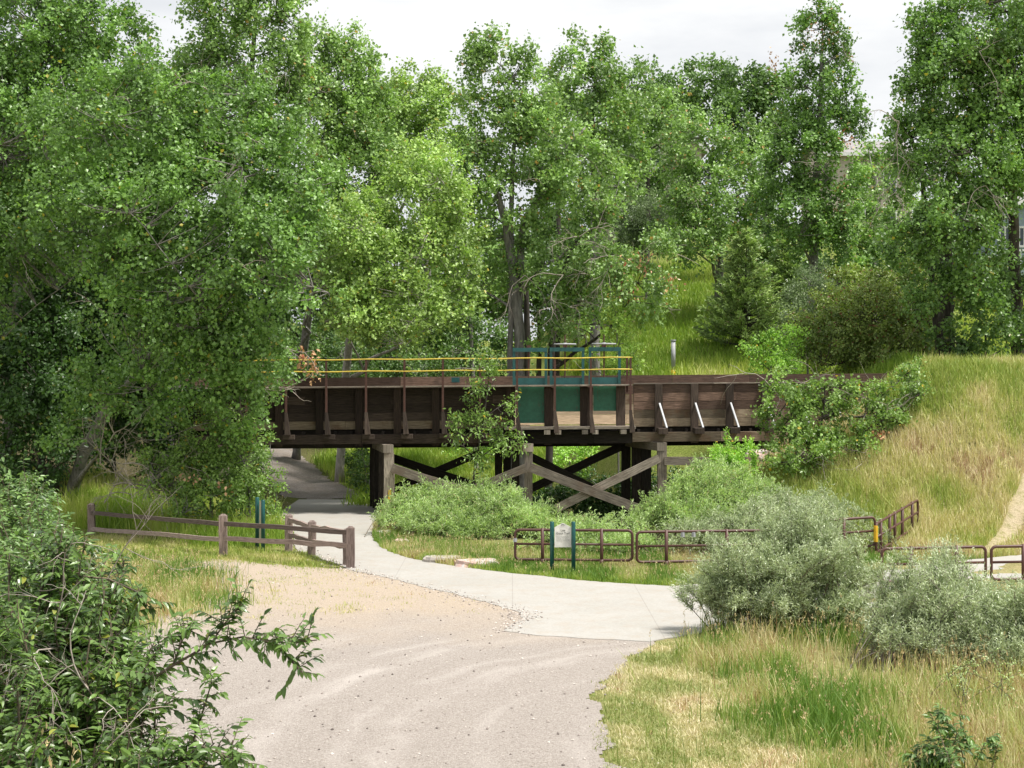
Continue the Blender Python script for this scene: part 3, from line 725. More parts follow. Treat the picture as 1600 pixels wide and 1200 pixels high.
# gate bay
mb = MB(61); y = YW-.05
for k in range(3): mb.beam((X(788, YF), 57.0+k*.27, zs(0)-1.60+.004*k), (X(993, YF), 57.0+k*.27, zs(5)-1.60), .26, .09)
mb.build('gate_sill', 'woodpale', br)
for k, u in enumerate((812, 855, 872, 914, 930, 974)):
    mb = MB(62+k); x = X(u, YF); mb.beam((x, 56.86, zs(x)-1.75), (x, 58.6, zs(x)-1.73), .22, .16); mb.build('joist_end', 'woodpale', br)
for u in (858, 919): mb = MB(u); x = X(u, YW); mb.beam((x, YW, zs(x)-.1), (x, YW, zs(x)-1.56), .34, .22, up=(0, 1, 0)); mb.build('gate_pier', 'wood', br)
for k, (a, b, bot) in enumerate(((806, 851, 661), (867, 912, 643), (927, 971, 642))):
    x0, x1 = X(a, YW), X(b, YW); zb = H+(HY-bot)/F*YW
    z0 = zs(x0)-.06
    mb = MB(80+k); mb.beam((x0, YW+.02, (z0+zb)/2), (x1, YW+.02, (z0+zb)/2), .05, z0-zb, r=.6)
    for q in (.33, .66): mb.beam((x0, YW-.01, zb+(z0-zb)*q), (x1, YW-.01, zb+(z0-zb)*q), .012, .03, r=.3)
    mb.beam((x0, YW-.02, zb+.04), (x1, YW-.02, zb+.04), .05, .07, r=.3)
    gt = mb.build('sluice_gate', 'green', br)
    fa, fb, sx, wheel = ((800, 856, 826, 0), (858, 914, 883, 1), (919, 971, 944, 1))[k]
    X0, X1 = X(fa+3, YW), X(fb-3, YW); zt = zs(x0)+1.26; mb = MB(90+k)
    for xx_ in (X0, X1): mb.beam((xx_, YW+.05, zs(x0)-.02), (xx_, YW+.05, zt), .1, .08, up=(0, 1, 0))
    mb.beam((X0-.05, YW+.05, zt+.07), (X1+.05, YW+.05, zt+.07), .12, .15)
    mb.beam((X0+.05, YW+.08, zs(x0)+.14), (X1-.05, YW+.08, zs(x0)+.14), .04, .26)
    mb.build('gate_frame', 'teal', gt)
    sxx = X(sx, YW); mb = MB(95+k); zst = zt+(.62 if wheel else .2)
    mb.tube([(sxx, YW+.1, zs(x0)-.2), (sxx, YW+.1, zst)], .028, 6)
    mb.beam((sxx, YW+.1, zt+.1), (sxx, YW+.1, zt+.24), .16, .16, up=(0, 1, 0))
    mb.build('gate_stem', 'rust', gt)
    if wheel:
        ww = .36+.04*k; c_ = np.array([sxx, YW+.1, zt+.27]); mb = MB(97+k)
        th = np.linspace(0, 2*math.pi, 25); mb.tube([c_+np.array([math.cos(t)*ww, math.sin(t)*ww, 0]) for t in th], .03, 6, False)
        for t in (0, 1.05, 2.1): mb.tube([c_-np.array([math.cos(t)*ww, math.sin(t)*ww, 0]), c_+np.array([math.cos(t)*ww, math.sin(t)*ww, 0])], .022, 5)
        mb.tube([c_-[0, 0, .05], c_+[0, 0, .05]], .07, 8); mb.build('hand_wheel', 'white', gt, True)
mb = MB(99); x = X(712, YB); mb.beam((x-.16, YB-.12, zs(x)+.2), (x+.16, YB-.12, zs(x)+.2), .04, .2); mb.build('metal_patch', 'teal', br)
# right side posts with white steel props
for i, u in enumerate((1029, 1085, 1140, 1196, 1250, 1304)):
    x = X(u, YW-.15); mb = MB(200+i); mb.beam((x, YW-.16, zs(x)+.0), (x, YW-.16, zs(x)-2.22), .28, .2, up=(0, 1, 0)); mb.build('wall_stud', 'wood', br)
    mb = MB(210+i); mb.beam((x+.02, YW-.28, zs(x)-.72), (x+.24, YF-.05, zs(x)-1.62), .065, .05); mb.build('steel_prop', 'white', br)
    mb = MB(220+i); mb.beam((x+.1, YF-.25, zs(x)-1.74), (x+.1, YW-.2, zs(x)-1.74), .34, .2); mb.build('bracket', 'wood', br)
# trestle bents
for i, (u, dx, uw) in enumerate(((350, -.9, 15), (608, -.85, 15), (826, -1.15, 12), (1034, -1.05, 14), (1222, -.9, 14))):
    x = X(u, YF); zc = zs(x)-2.16
    mb = MB(300+i); mb.beam((x-.01, 56.8, zc-.15), (x+dx*1.08, 61.2, zc-.15), .38, .3); mb.build('trestle_cap', 'woodpale' if i in (1, 2, 3) else 'wood', br)
    fr = (0, .42, .7, 1.0) if i != 1 else (0, .35, .62, .8, 1.0)
    for k, t in enumerate(fr):
        xx_ = x+dx*t; y = 57.0+3.7*t; gz = g1(xx_, y)
        mb = MB(310+i*7+k); w = uw/42*(1 if k == 0 else 1.05)
        mb.beam((xx_, y, zc-.302), (xx_, y, gz-.4), w, w, up=(0, 1, 0), segs=3, wob=.01)
        po = mb.build('trestle_post', 'woodpale' if k == 0 else 'woodblack', br)  # rear posts take the shadow-blackened timber
        if i == 1 and k == 0:
            r_ = P(608, 772, y-.2); mb = MB(5); mb.beam((r_[0]+.02, y-w/2-.01, r_[2]+.15), (r_[0]+.02, y-w/2-.01, r_[2]-.2), .11, .02, up=(0, 1, 0)); mb.build('reflector', 'reflect', po)
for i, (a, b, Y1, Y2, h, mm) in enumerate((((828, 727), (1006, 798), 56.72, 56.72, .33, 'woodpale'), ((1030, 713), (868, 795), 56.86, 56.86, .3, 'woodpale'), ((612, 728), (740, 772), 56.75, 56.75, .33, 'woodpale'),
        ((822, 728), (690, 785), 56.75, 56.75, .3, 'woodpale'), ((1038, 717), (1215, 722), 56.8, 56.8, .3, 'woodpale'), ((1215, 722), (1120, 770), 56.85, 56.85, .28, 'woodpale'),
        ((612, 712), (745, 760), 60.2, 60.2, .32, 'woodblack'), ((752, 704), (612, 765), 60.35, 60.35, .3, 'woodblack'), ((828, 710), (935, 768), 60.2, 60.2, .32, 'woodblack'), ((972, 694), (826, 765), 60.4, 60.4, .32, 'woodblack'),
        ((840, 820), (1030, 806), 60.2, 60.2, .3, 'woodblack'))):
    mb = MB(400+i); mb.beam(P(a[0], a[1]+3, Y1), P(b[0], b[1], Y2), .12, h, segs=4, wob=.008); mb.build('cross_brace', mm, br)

# ---------------------------------------------------------------- split rail fences
def railfence(label, posts, rails, group):
    """posts: (px, top, base); rails: (p0, y0, p1, y1)"""
    q = [(P0(a, c), a, b, c) for a, b, c in posts]
    r = thing('split_rail_fence', q[0][0], label, 'fence', group)
    Yd = {a: w[1] for w, a, b, c in q}
    for i, (w, a, b, c) in enumerate(q):
        z = H+(HY-b)/F*w[1]; mb = MB(500+i+a); gz = g1(w[0], w[1])
        mb.beam((w[0], w[1], gz-.2), (w[0]+.01, w[1], z-.05), .22, .17, up=(0, 1, 0), segs=3, wob=.012)
        mb.beam((w[0]+.01, w[1], z-.05), (w[0]+.01, w[1], z), .2, .15, up=(0, 1, 0), w1=.1, h1=.07); mb.build('post', 'fence', r)
    for i, (a, ya, b, yb) in enumerate(rails):
        mb = MB(550+i+a); mb.beam(P(a, ya, Yd[a]), P(b, yb, Yd[b]), .085, .125, segs=7, wob=.01); mb.build('rail', 'fence', r)
    return r
railfence('weathered two-rail timber fence, long section of three posts along the grass left of the trail', [(142, 786, 834), (348, 803, 871), (547, 822, 888)],
          [(142, 801, 348, 819), (142, 826, 348, 843), (348, 818, 547, 832), (348, 841, 547, 853)], 'split rail fences beside the trail')
railfence('short weathered timber rail fence behind the longer one, at the trail edge', [(451, 803, 861), (487, 813, 869), (541, 826, 884)],
          [(451, 811, 487, 824), (451, 835, 487, 846), (487, 823, 541, 831), (487, 846, 541, 853)], 'split rail fences beside the trail')

# ---------------------------------------------------------------- brown pipe fences
def arc_rect(u0, u1, z0, z1, r, f, closed_r=True):
    pts = []
    def co(cx, cz, a0, a1):
        for k in range(6):
            t = math.radians(a0+(a1-a0)*k/5); pts.append(f(cx+r*math.cos(t), cz+r*math.sin(t)))
    co(u0+r, z1-r, 90, 180); co(u0+r, z0+r, 180, 270); co(u1-r, z0+r, 270, 360); co(u1-r, z1-r, 0, 90)
    pts.append(pts[0]); return pts
def pipefence(label, A, B, top, bots, posts, gh=1.05, gb=.24, r=.038):
    """A, B plan end points; posts: fractions along"""
    A = np.array(A, float); B = np.array(B, float); Ln = np.linalg.norm(B-A); d = (B-A)/Ln
    def f(u, z):
        x, y = A+d*u; return [x, y, base(u)+z]
    za, zb = bots
    base = lambda u: za+(zb-za)*u/Ln
    root = thing('pipe_fence', (A[0], A[1], za), label, 'fence', 'brown pipe fences by the trail')
    mb = MB(7); mb.tube(arc_rect(0, Ln, gb, gh, .12, f), r, 8, False); mb.build('rail_loop', 'pipe', root, True)
    mb = MB(8); mb.tube([f(0, (gb+gh)/2+.02), f(Ln, (gb+gh)/2+.02)], r*.85, 8); mb.build('middle_rail', 'pipe', root, True)
    for k, t in enumerate(posts):
        u = t*Ln; x, y = A+d*u; gz = g1(x, y); mb = MB(9+k); mb.tube([(x, y, gz-.15), (x, y, base(u)+gh+.05)], r*1.25, 10)
        mb.tube([(x, y, base(u)+gb-.18), (x, y, base(u)+gb+.02)], r*1.6, 10); mb.build('post', 'pipe', root, True)
    return root, f, Ln
YP = 41.6
pf, f, Ln = pipefence('brown pipe fence panel behind the cream information sign', (X(805, 42), 42.0), (X(988, YP), YP), 0, (-.02, -.0), (.235, .74))
o = MB(1).tube([f(-.0, .72), f(0, .82)], .052, 8).build('reflector', 'white', pf)
pf, f, Ln = pipefence('brown pipe fence panel running right from the sign towards the willows, with white ties', (X(995, 41.4), 41.4), (X(1236, 41.9), 41.9), 0, (-.02, -.02), (.19, .58, .93))
for u in (1.26, 1.56): MB(1).tube([f(u, .90), f(u, 1.03)], .058, 8).build('cable_tie', 'white', pf)
pf, f, Ln = pipefence('short brown pipe fence stub mostly buried in the willows', (X(1270, 43), 43.0), (X(1367, 43.5), 43.5), 0, (.12, .18), (.5,))
pf, f, Ln = pipefence('brown pipe fence panel climbing the dry bank, seen nearly end on', (X(1369, 43.4), 43.4), (X(1434, 49), 49.0), 0, (.0, .2), (.1, .3, .42, .6, .85), gh=1.05)
MB(1).tube([f(-.05, .55), f(-.05, 1.0)], .06, 8).build('reflector', 'reflect', pf)
pf, f, Ln = pipefence('dark pipe fence panel half hidden between the two right willows', (X(1378, 37.6), 37.6), (X(1540, 37.8), 37.8), 0, (-.03, .0), (.28, .72))
pf, f, Ln = pipefence('dark pipe fence panel at the right edge in front of the pale trail', (X(1549, 37.8), 37.8), (X(1720, 38.2), 38.2), 0, (.0, .0), (.29, .75))

# ---------------------------------------------------------------- signs, marker, rocks
def post(x, y, z1, r, m_, root, nm='post', cap=None):
    mb = MB(3); mb.tube([(x, y, g1(x, y)-.15), (x, y, z1-.02), (x, y, z1)], [r, r, r*.8], 12); return mb.build(nm, m_, root, True)
sg = thing('information_sign', P0(879, 897), 'cream peaked information sign between two teal posts at the trail edge', 'sign')
post(X(862.5, 40.7), 40.7, H+(HY-815)/F*40.7, .056, 'tealpost', sg); post(X(896, 40.5), 40.5, H+(HY-815)/F*40.5, .056, 'tealpost', sg)
ys_ = 40.58; x0, x1 = X(866.5, ys_), X(892.5, ys_); zt = H+(HY-824)/F*ys_; zb = H+(HY-855)/F*ys_; xm = (x0+x1)/2; zp = H+(HY-817)/F*ys_
out = [(x0, zb), (x1, zb), (x1, zt), (xm, zp), (x0, zt)]
V = [(a, ys_-.02, b) for a, b in out]+[(a, ys_+.02, b) for a, b in out]
pn = mesh_from('panel', V, [np.array([[0, 1, 2, 3, 4]]), np.array([[9, 8, 7, 6, 5]]), np.array([[i, i+5, (i+1) % 5+5, (i+1) % 5] for i in range(5)])], 'sign', sg)
def text(body, x, y, z, size, m_, parent, name='lettering'):
    cu = bpy.data.curves.new(name, 'FONT'); cu.body = body; cu.size = size; cu.align_x = 'CENTER'; cu.extrude = .002
    cu.materials.append(M[m_]); o = bpy.data.objects.new(name, cu); COL.objects.link(o)
    me = bpy.data.meshes.new_from_object(o); me.transform(Euler((math.radians(90), 0, 0)).to_matrix().to_4x4()); bpy.data.objects.remove(o); me.name = name
    o = bpy.data.objects.new(name, me); COL.objects.link(o); o.parent = parent
    o.location = Vector((x, y, z))-Vector([float(v) for v in wloc(parent)]); return o
text('Lee', xm, ys_-.022, zt-.10, .085, 'ink', pn); text('Gulch Trail', xm, ys_-.022, zt-.18, .078, 'ink', pn)
mb = MB(2); mb.tube([(xm-.05, ys_-.024, zp-.06), (xm, ys_-.024, zp-.03), (xm+.05, ys_-.024, zp-.06)], .007, 4); mb.build('emblem', 'ink', pn)
mb = MB(2)
for k in range(5):
    z = zt-.23-k*.03; rgk = np.random.default_rng(k)
    xa = x0+.05
    while xa < x1-.08:
        w_ = rgk.uniform(.02, .05); mb.beam((xa, ys_-.022, z), (xa+w_, ys_-.022, z), .003, .009); xa += w_+.012
mb.build('small_print', 'inkpale', pn)
sg = thing('edge_on_sign', P0(406, 858), 'tan sign board seen edge on between two teal posts behind the rail fence', 'sign')
post(X(402, 46.4), 46.4, H+(HY-777)/F*46.4, .062, 'tealpost', sg); post(X(411, 45.8), 45.8, H+(HY-781)/F*45.8, .06, 'tealpost', sg)
mb = MB(4); mb.beam(P(404.8, 784, 46.3), P(404.8, 848, 46.3), .03, .05, up=(0, 1, 0))
a_, b_ = P(405.0, 783, 46.33), P(408.3, 783, 45.87); z0 = H+(HY-848)/F*46
V = [(a_[0], a_[1], z0), (b_[0], b_[1], z0), (b_[0], b_[1], b_[2]), (a_[0], a_[1], a_[2])]; V += [(q[0]+.03, q[1]+.01, q[2]) for q in V]
mesh_from('panel', V, [np.array([[0, 1, 2, 3], [7, 6, 5, 4], [0, 4, 5, 1], [1, 5, 6, 2], [2, 6, 7, 3], [3, 7, 4, 0]])], paint('tan_board', (.62, .55, .38), .8), sg)
YG = 75.0
mk = thing('gauge_pipe', P(1052, 584, YG), 'slim pale grey pipe with orange base standing behind the flume on the green slope', 'post')
b_ = P(1052, 582, YG); t_ = P(1051, 531, YG)
MB(1).tube([(b_[0], YG, g1(b_[0], YG)-.2), (b_[0], YG, b_[2]+.12)], .125, 12).build('base_sleeve', 'reflect', mk, True)
MB(1).tube([(b_[0], YG, b_[2]+.12), (b_[0], YG, t_[2]-.06)], .105, 12).build('pipe', 'white', mk, True)
MB(1).tube([(b_[0], YG, t_[2]-.06), (b_[0], YG, t_[2])], .13, 12).build('cap', 'white', mk, True)
def rock(px, py, rx, ry, rz, label, m_='rock', seed=1, n='rock'):
    c = P0(px, py); rg = np.random.default_rng(seed); U, Vv = np.meshgrid(np.linspace(0, 2*math.pi, 13)[:-1], np.linspace(.05, math.pi-.05, 8))
    d = np.stack([np.cos(U)*np.sin(Vv), np.sin(U)*np.sin(Vv), np.cos(Vv)], -1); d = np.sign(d)*np.abs(d)**.75*(1+rg.normal(size=d.shape[:2])[..., None]*.09)
    V = d.reshape(-1, 3)*[rx, ry, rz]; V[:, 2] = np.minimum(V[:, 2], rz*.72)+rng_top(V, rg, rz); V += [c[0], c[1], g1(c[0], c[1])+rz*.25]
    Q = np.array([[i*12+j, i*12+(j+1) % 12, (i+1)*12+(j+1) % 12, (i+1)*12+j] for i in range(7) for j in range(12)])
    top = np.arange(12)[None]; bot = np.arange(84, 96)[None][:, ::-1]
    return tag(mesh_from(n, V, [Q, top, bot], m_, origin=c), label, 'rock')
def rng_top(V, rg, rz): return rg.normal(size=len(V))*rz*.05
rock(745, 885, .62, .4, .2, 'flat pink sandstone slab in the grass left of the sign', seed=2)
rock(692, 878, .6, .35, .16, 'flat pale grey slab beside the pink one at the trail edge', 'block', 3)
rock(598, 838, .30, .3, .2, 'small pale rock at the right trail edge below the bridge post', 'block', 5)
rock(628, 850, .26, .25, .15, 'small pinkish rock in the weeds at the bend of the trail', 'rock', 6)
rock(1196, 806, .8, .5, .4, 'pink rock behind the willows at the foot of the bank', 'rock', 7)
cb = P(1532, 572, 60); mb = MB(1); mb.beam((cb[0]-.38, 60, cb[2]-.3), (cb[0]+.38, 60, cb[2]-.3), .6, .9, segs=3, wob=.03)
tag(mb.build('concrete_headwall', 'block', origin=cb), 'small weathered concrete block at the top of the grassy bank, right edge', 'headwall')
# ---------------------------------------------------------------- houses on the hill
def house(label, px0, px1, Y, dpt, pyeave, pyridge, m_wall, m_roof, wins, gable_front=True, pyb=None):
    x0, x1 = X(px0, Y), X(px1, Y); ze = H+(HY-pyeave)/F*Y; zr = H+(HY-pyridge)/F*Y; zb = min(g1(x0, Y), g1(x1, Y+dpt), g1(x1, Y))-.5
    r = thing('house', ((x0+x1)/2, Y, zb), label, 'house'); y0, y1 = Y, Y+dpt; xm = (x0+x1)/2; ym = (y0+y1)/2; e = .5
    if gable_front:
        V = [(x0, y0, zb), (x1, y0, zb), (x1, y0, ze), (xm, y0, zr), (x0, y0, ze)]; V += [(a, y1, c) for a, b, c in V]
        mesh_from('wall', V, [np.array([[0, 1, 2, 3, 4], [9, 8, 7, 6, 5]]), np.array([[0, 5, 6, 1], [1, 6, 7, 2], [4, 9, 5, 0]])], m_wall, r)
        mb = MB(1); sl = (zr-ze)/(xm-x0)
        for s_, xe in ((-1, x0), (1, x1)):
            a = np.array([xe+s_*e, y0-e, ze-sl*e+.12]); b = np.array([xm, y0-e, zr+.12]); c = b.copy(); c[1] = y1+e; d = a.copy(); d[1] = y1+e
            u = np.array([0, 0, .18]); mb.box8([a, b, b+u, a+u, d, c, c+u, d+u], 1, 1)
        rf = mb.build('roof', m_roof, r)
        mb = MB(2)
        for s_, xe in ((-1, x0), (1, x1)): mb.beam((xe+s_*e, y0-e-.03, ze-sl*e+.15), (xm, y0-e-.03, zr+.15), .06, .3)
        mb.build('fascia', 'trim', rf)
    else:
        V = [(x0, y0, zb), (x1, y0, zb), (x1, y0, ze), (x0, y0, ze), (x0, y1, zb), (x1, y1, zb), (x1, y1, ze), (x0, y1, ze), (x0, ym, zr), (x1, ym, zr)]
        mesh_from('wall', V, [np.array([[0, 1, 2, 3], [5, 4, 7, 6]]), np.array([[1, 5, 6, 9, 2], [4, 0, 3, 8, 7]])], m_wall, r)
        mb = MB(1); sl = (zr-ze)/(ym-y0); u = np.array([0, 0, .18])
        for s_, ye in ((-1, y0), (1, y1)):
            a = np.array([x0-e, ye+s_*e, ze-sl*e+.12]); b = np.array([x1+e, ye+s_*e, ze-sl*e+.12]); c = np.array([x1+e, ym, zr+.12]); d = np.array([x0-e, ym, zr+.12])
            mb.box8([a, b, b+u, a+u, d, c, c+u, d+u], 1, 1)
        rf = mb.build('roof', m_roof, r)
        mb = MB(2); mb.beam((x0-e, y0-e-.05, ze-sl*e+.2), (x1+e, y0-e-.05, ze-sl*e+.2), .1, .28); mb.build('gutter', 'trim', rf)
    for (a, b, t, bt) in wins:
        xa, xb = X(a, Y), X(b, Y); zt_, zb_ = H+(HY-t)/F*Y, H+(HY-bt)/F*Y
        mb = MB(3)
        for q0, q1 in (((xa, zb_), (xb, zb_)), ((xa, zt_), (xb, zt_))): mb.beam((q0[0]-.06, y0-.05, q0[1]), (q1[0]+.06, y0-.05, q1[1]), .1, .14)
        for xx_ in (xa, xb, (xa+xb)/2): mb.beam((xx_, y0-.04, zb_), (xx_, y0-.04, zt_), .1, .09, up=(0, 1, 0))
        w = mb.build('window', 'trim', r)
        MB(4).beam((xa, y0-.02, (zt_+zb_)/2), (xb, y0-.02, (zt_+zb_)/2), .03, zt_-zb_).build('pane', 'glass', w)
    return r
house('cream gabled house on the hill behind the centre trees, only its roof corner visible', 1000, 1096, 122, 11, 232, 190, 'stucco', 'roof', [(1016, 1032, 236, 262), (1016, 1032, 290, 318), (1058, 1076, 236, 262)])
house('beige house with grey roof between the tall poplar and the big right tree', 1290, 1425, 120, 10, 243, 212, 'stucco', 'roof', [(1340, 1356, 268, 300), (1380, 1400, 268, 300), (1336, 1352, 325, 352), (1380, 1400, 325, 352)], False)
hd = house('blue grey house with white trimmed windows at the right edge behind the trees', 1552, 1680, 100, 9, 318, 272, 'slate', 'roof', [(1562, 1578, 355, 385), (1584, 1600, 355, 385), (1562, 1578, 400, 425), (1610, 1630, 355, 385)], False)
mb = MB(5)
for k in range(22): x = X(1553+k*6, 98); mb.beam((x, 98, H+(HY-414)/F*98), (x, 98, H+(HY-392)/F*98), .06, .06, up=(0, 1, 0))
for py in (391, 415): mb.beam(P(1552, py, 98), P(1680, py, 98), .1, .12)
mb.build('deck_railing', 'trim', hd)

# ---------------------------------------------------------------- trees
T = tree
# big left cottonwoods
T('cottonwood_tree', 'huge leaning cottonwood filling the left of the picture above the rail fence', 'tree',
  [(210, 190, 50, 150, 110), (330, 330, 49, 150, 120), (180, 330, 49, 120, 100), (410, 420, 47.5, 92, 95), (270, 470, 48.5, 120, 90), (385, 555, 48.5, 55, 60), (370, 630, 50.5, 45, 42, 1.2), (350, 560, 49.5, 90, 70), (455, 320, 49, 70, 75), (385, 210, 50.5, 90, 90), (225, 610, 49.5, 70, 45), (160, 590, 50, 50, 40), (120, 690, 51, 40, 30, .8)],
  [[(105, 784, 55, .24), (128, 715, 54.5, .21), (165, 640, 54, .19), (230, 565, 53, .17), (310, 480, 51.5, .14), (370, 380, 50, .10), (400, 240, 50, .06)]],
  seed=1, m='cotton', bark='bark', cov=2.7, dead=26, nl=18, tan=[(465, 420, 47, 10, 14, 14), (472, 563, 49, 9, 20, 40), (492, 572, 49, 7, 22, 40)])
T('cottonwood_tree', 'leafy cottonwood at the far left edge rising out of the top of the picture', 'tree',
  [(40, 60, 54, 130, 110), (20, 220, 53, 120, 110), (60, 360, 52, 110, 70), (140, 60, 55, 80, 80), (-60, 400, 52, 90, 130), (-80, 150, 54, 120, 200), (190, 180, 57, 70, 90), (150, 280, 57, 90, 90)],
  [[(10, 800, 57, .35), (20, 600, 57, .3), (35, 400, 56, .24), (50, 150, 55, .14)]], seed=2, m='cotton', cov=2.8, dead=14, nl=14)
T('cottonwood_tree', 'tall cottonwood with spiky top at upper left, against the sky', 'tree',
  [(400, 90, 56, 70, 110), (345, 30, 56, 60, 80), (300, 150, 56, 60, 60), (440, 200, 56, 60, 80), (450, 20, 56, 28, 60), (395, -60, 56, 80, 60), (455, 110, 56, 34, 50)],
  [[(250, 770, 60, .35), (270, 600, 60, .3), (330, 400, 59, .25), (390, 150, 57, .12), (400, 20, 56, .06)]], seed=3, m='cotton_mid', cov=2.3, upb=.9, dead=6, clump=.75, vz=1.3)
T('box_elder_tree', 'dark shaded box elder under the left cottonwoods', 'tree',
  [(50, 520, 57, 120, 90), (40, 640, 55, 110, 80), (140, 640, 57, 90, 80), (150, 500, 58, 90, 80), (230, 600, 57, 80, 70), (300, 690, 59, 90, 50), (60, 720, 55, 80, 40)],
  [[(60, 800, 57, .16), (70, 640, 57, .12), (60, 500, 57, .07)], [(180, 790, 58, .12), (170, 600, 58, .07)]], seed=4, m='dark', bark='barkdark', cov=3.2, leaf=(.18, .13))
# second row left
T('cottonwood_tree', 'cottonwood with a row of spiky tops right of the left group, against the sky', 'tree',
  [(525, 130, 66, 75, 65), (500, 190, 66, 70, 80), (560, 210, 66, 60, 80), (545, 290, 65, 70, 80), (500, 330, 64, 60, 80), (575, 120, 67, 25, 40), (500, 85, 66, 30, 35), (540, 85, 66, 26, 36)],
  [[(462, 712, 76, .2), (480, 500, 72, .2), (530, 300, 67, .16), (535, 150, 66, .07)]], seed=5, m='cotton_mid', cov=2.6, upb=.85, clump=.8, vz=1.2, leaf=(.17, .145), dead=6)
T('cottonwood_tree', 'pale yellow-green cottonwood behind the left half of the bridge', 'tree',
  [(650, 330, 63, 80, 90), (590, 400, 62, 90, 80), (690, 420, 63, 55, 80), (620, 480, 62, 80, 55), (560, 480, 61, 60, 60), (640, 250, 64, 45, 40), (545, 390, 61, 60, 60), (705, 350, 64, 36, 60)],
  [[(531, 752, 69.7, .2), (534, 650, 69, .19), (545, 540, 67, .17), (560, 450, 65, .14), (600, 380, 64, .10), (640, 300, 64, .05)]], seed=6, m='cotton_pale', bark='barkpale', cov=2.7, dead=8, leaf=(.16, .135), nl=14)
T('cottonwood_tree', 'mid-green cottonwood in the gap between the two sky-high tops, left of centre', 'tree',
  [(640, 180, 82, 60, 55), (700, 190, 82, 40, 60), (610, 230, 82, 60, 60), (690, 270, 80, 60, 60), (645, 135, 83, 26, 24), (690, 145, 83, 25, 30), (600, 160, 83, 26, 34)],
  [[(660, 640, 84, .3), (665, 400, 83, .24), (655, 200, 82, .1)]], seed=7, m='cotton_pale', cov=2.5, leaf=(.2, .17), clump=.9, upb=.7)
T('locust_tree', 'small dull green tree in the shade behind the bridge handrail', 'tree',
  [(600, 560, 72, 90, 45), (700, 520, 74, 60, 60), (500, 570, 74, 60, 50), (660, 590, 70, 60, 30), (560, 600, 70, 60, 30)],
  [[(745, 640, 73, .12), (735, 500, 73, .09), (725, 440, 74, .05)], [(600, 640, 73, .1), (610, 540, 72, .05)]], seed=8, m='deep', cov=3.0, leaf=(.16, .12), dead=10)
# central tree
T('cottonwood_tree', 'tall central cottonwood with forked grey trunk standing behind the bridge', 'tree',
  [(765, 130, 66, 45, 60), (820, 150, 66, 45, 60), (790, 210, 66, 75, 60), (850, 240, 66, 75, 70), (740, 270, 66, 50, 60), (900, 260, 65, 60, 60), (925, 330, 64, 50, 45), (800, 300, 66, 90, 60), (765, 390, 67, 45, 70), (850, 400, 66, 55, 60),
   (760, 78, 66, 28, 22), (818, 100, 66, 18, 26), (735, 105, 66, 14, 26), (960, 310, 64, 40, 40)],
  [[(813, 620, 66, .25), (812, 540, 66, .23), (803, 420, 66, .22), (795, 370, 66, .19), (780, 310, 66, .13), (755, 260, 66, .07)], [(803, 400, 66, .18), (815, 350, 66, .15), (845, 310, 66, .13), (868, 250, 65.5, .09), (915, 200, 65, .05)], [(795, 370, 66, .14), (800, 250, 66, .1), (815, 140, 66, .04)]],
  seed=9, m='cotton_mid', cov=1.9, leaf=(.17, .145), clump=.75, dead=12, nl=10, upb=.6, vz=1.15)
T('cottonwood_tree', 'leaning cottonwood with bare pale branches right of the forked trunk', 'tree',
  [(920, 400, 64, 60, 50), (970, 420, 63, 50, 40), (1020, 400, 63, 38, 30), (900, 480, 65, 55, 45), (980, 470, 64, 60, 30), (870, 520, 66, 40, 30), (1000, 450, 62, 50, 30)],
  [[(855, 600, 67, .17), (862, 530, 67, .15), (875, 450, 66, .13), (885, 410, 65.5, .11), (900, 375, 65, .08)], [(822, 610, 68, .16), (824, 500, 68, .14), (822, 440, 68, .1)]],
  seed=10, m='cotton_mid', bark='barkdark', cov=1.9, leaf=(.16, .135), dead=22, nl=10, clump=.7, tan=[(1000, 410, 62, 22, 14, 60), (980, 455, 62, 18, 14, 50), (1045, 440, 62, 16, 12, 40)])
T('cottonwood_tree', 'cottonwood with a blunt top just right of the central tree, against the sky', 'tree',
  [(915, 140, 78, 50, 60), (905, 95, 78, 24, 30), (950, 210, 78, 55, 70), (980, 160, 79, 40, 50), (935, 90, 78, 16, 24), (975, 250, 77, 40, 60), (880, 200, 78, 45, 60)],
  [[(930, 560, 80, .28), (930, 350, 79, .22), (925, 150, 78, .08)]], seed=11, m='cotton_mid', cov=2.3, leaf=(.2, .17), clump=.85, upb=.8, vz=1.2)
T('maple_tree', 'round dark green tree on the skyline beside the cream house', 'tree',
  [(1075, 130, 112, 60, 45), (1040, 170, 112, 45, 45), (1110, 150, 112, 35, 40), (1000, 140, 112, 30, 40)],
  [[(1060, 300, 114, .3), (1062, 200, 113, .2), (1065, 130, 112, .1)]], seed=12, m='deep', cov=2.6, leaf=(.3, .25), clump=1.2)
T('ash_tree', 'dark green upright tree left of the tall poplar on the skyline', 'tree',
  [(1160, 150, 100, 35, 55), (1185, 200, 100, 50, 60), (1200, 130, 100, 30, 35), (1150, 210, 99, 30, 60), (1215, 160, 100, 35, 50)],
  [[(1175, 420, 102, .28), (1175, 260, 101, .2), (1175, 150, 100, .08)]], seed=13, m='deep', cov=2.8, leaf=(.26, .22), clump=1.0, upb=.8)
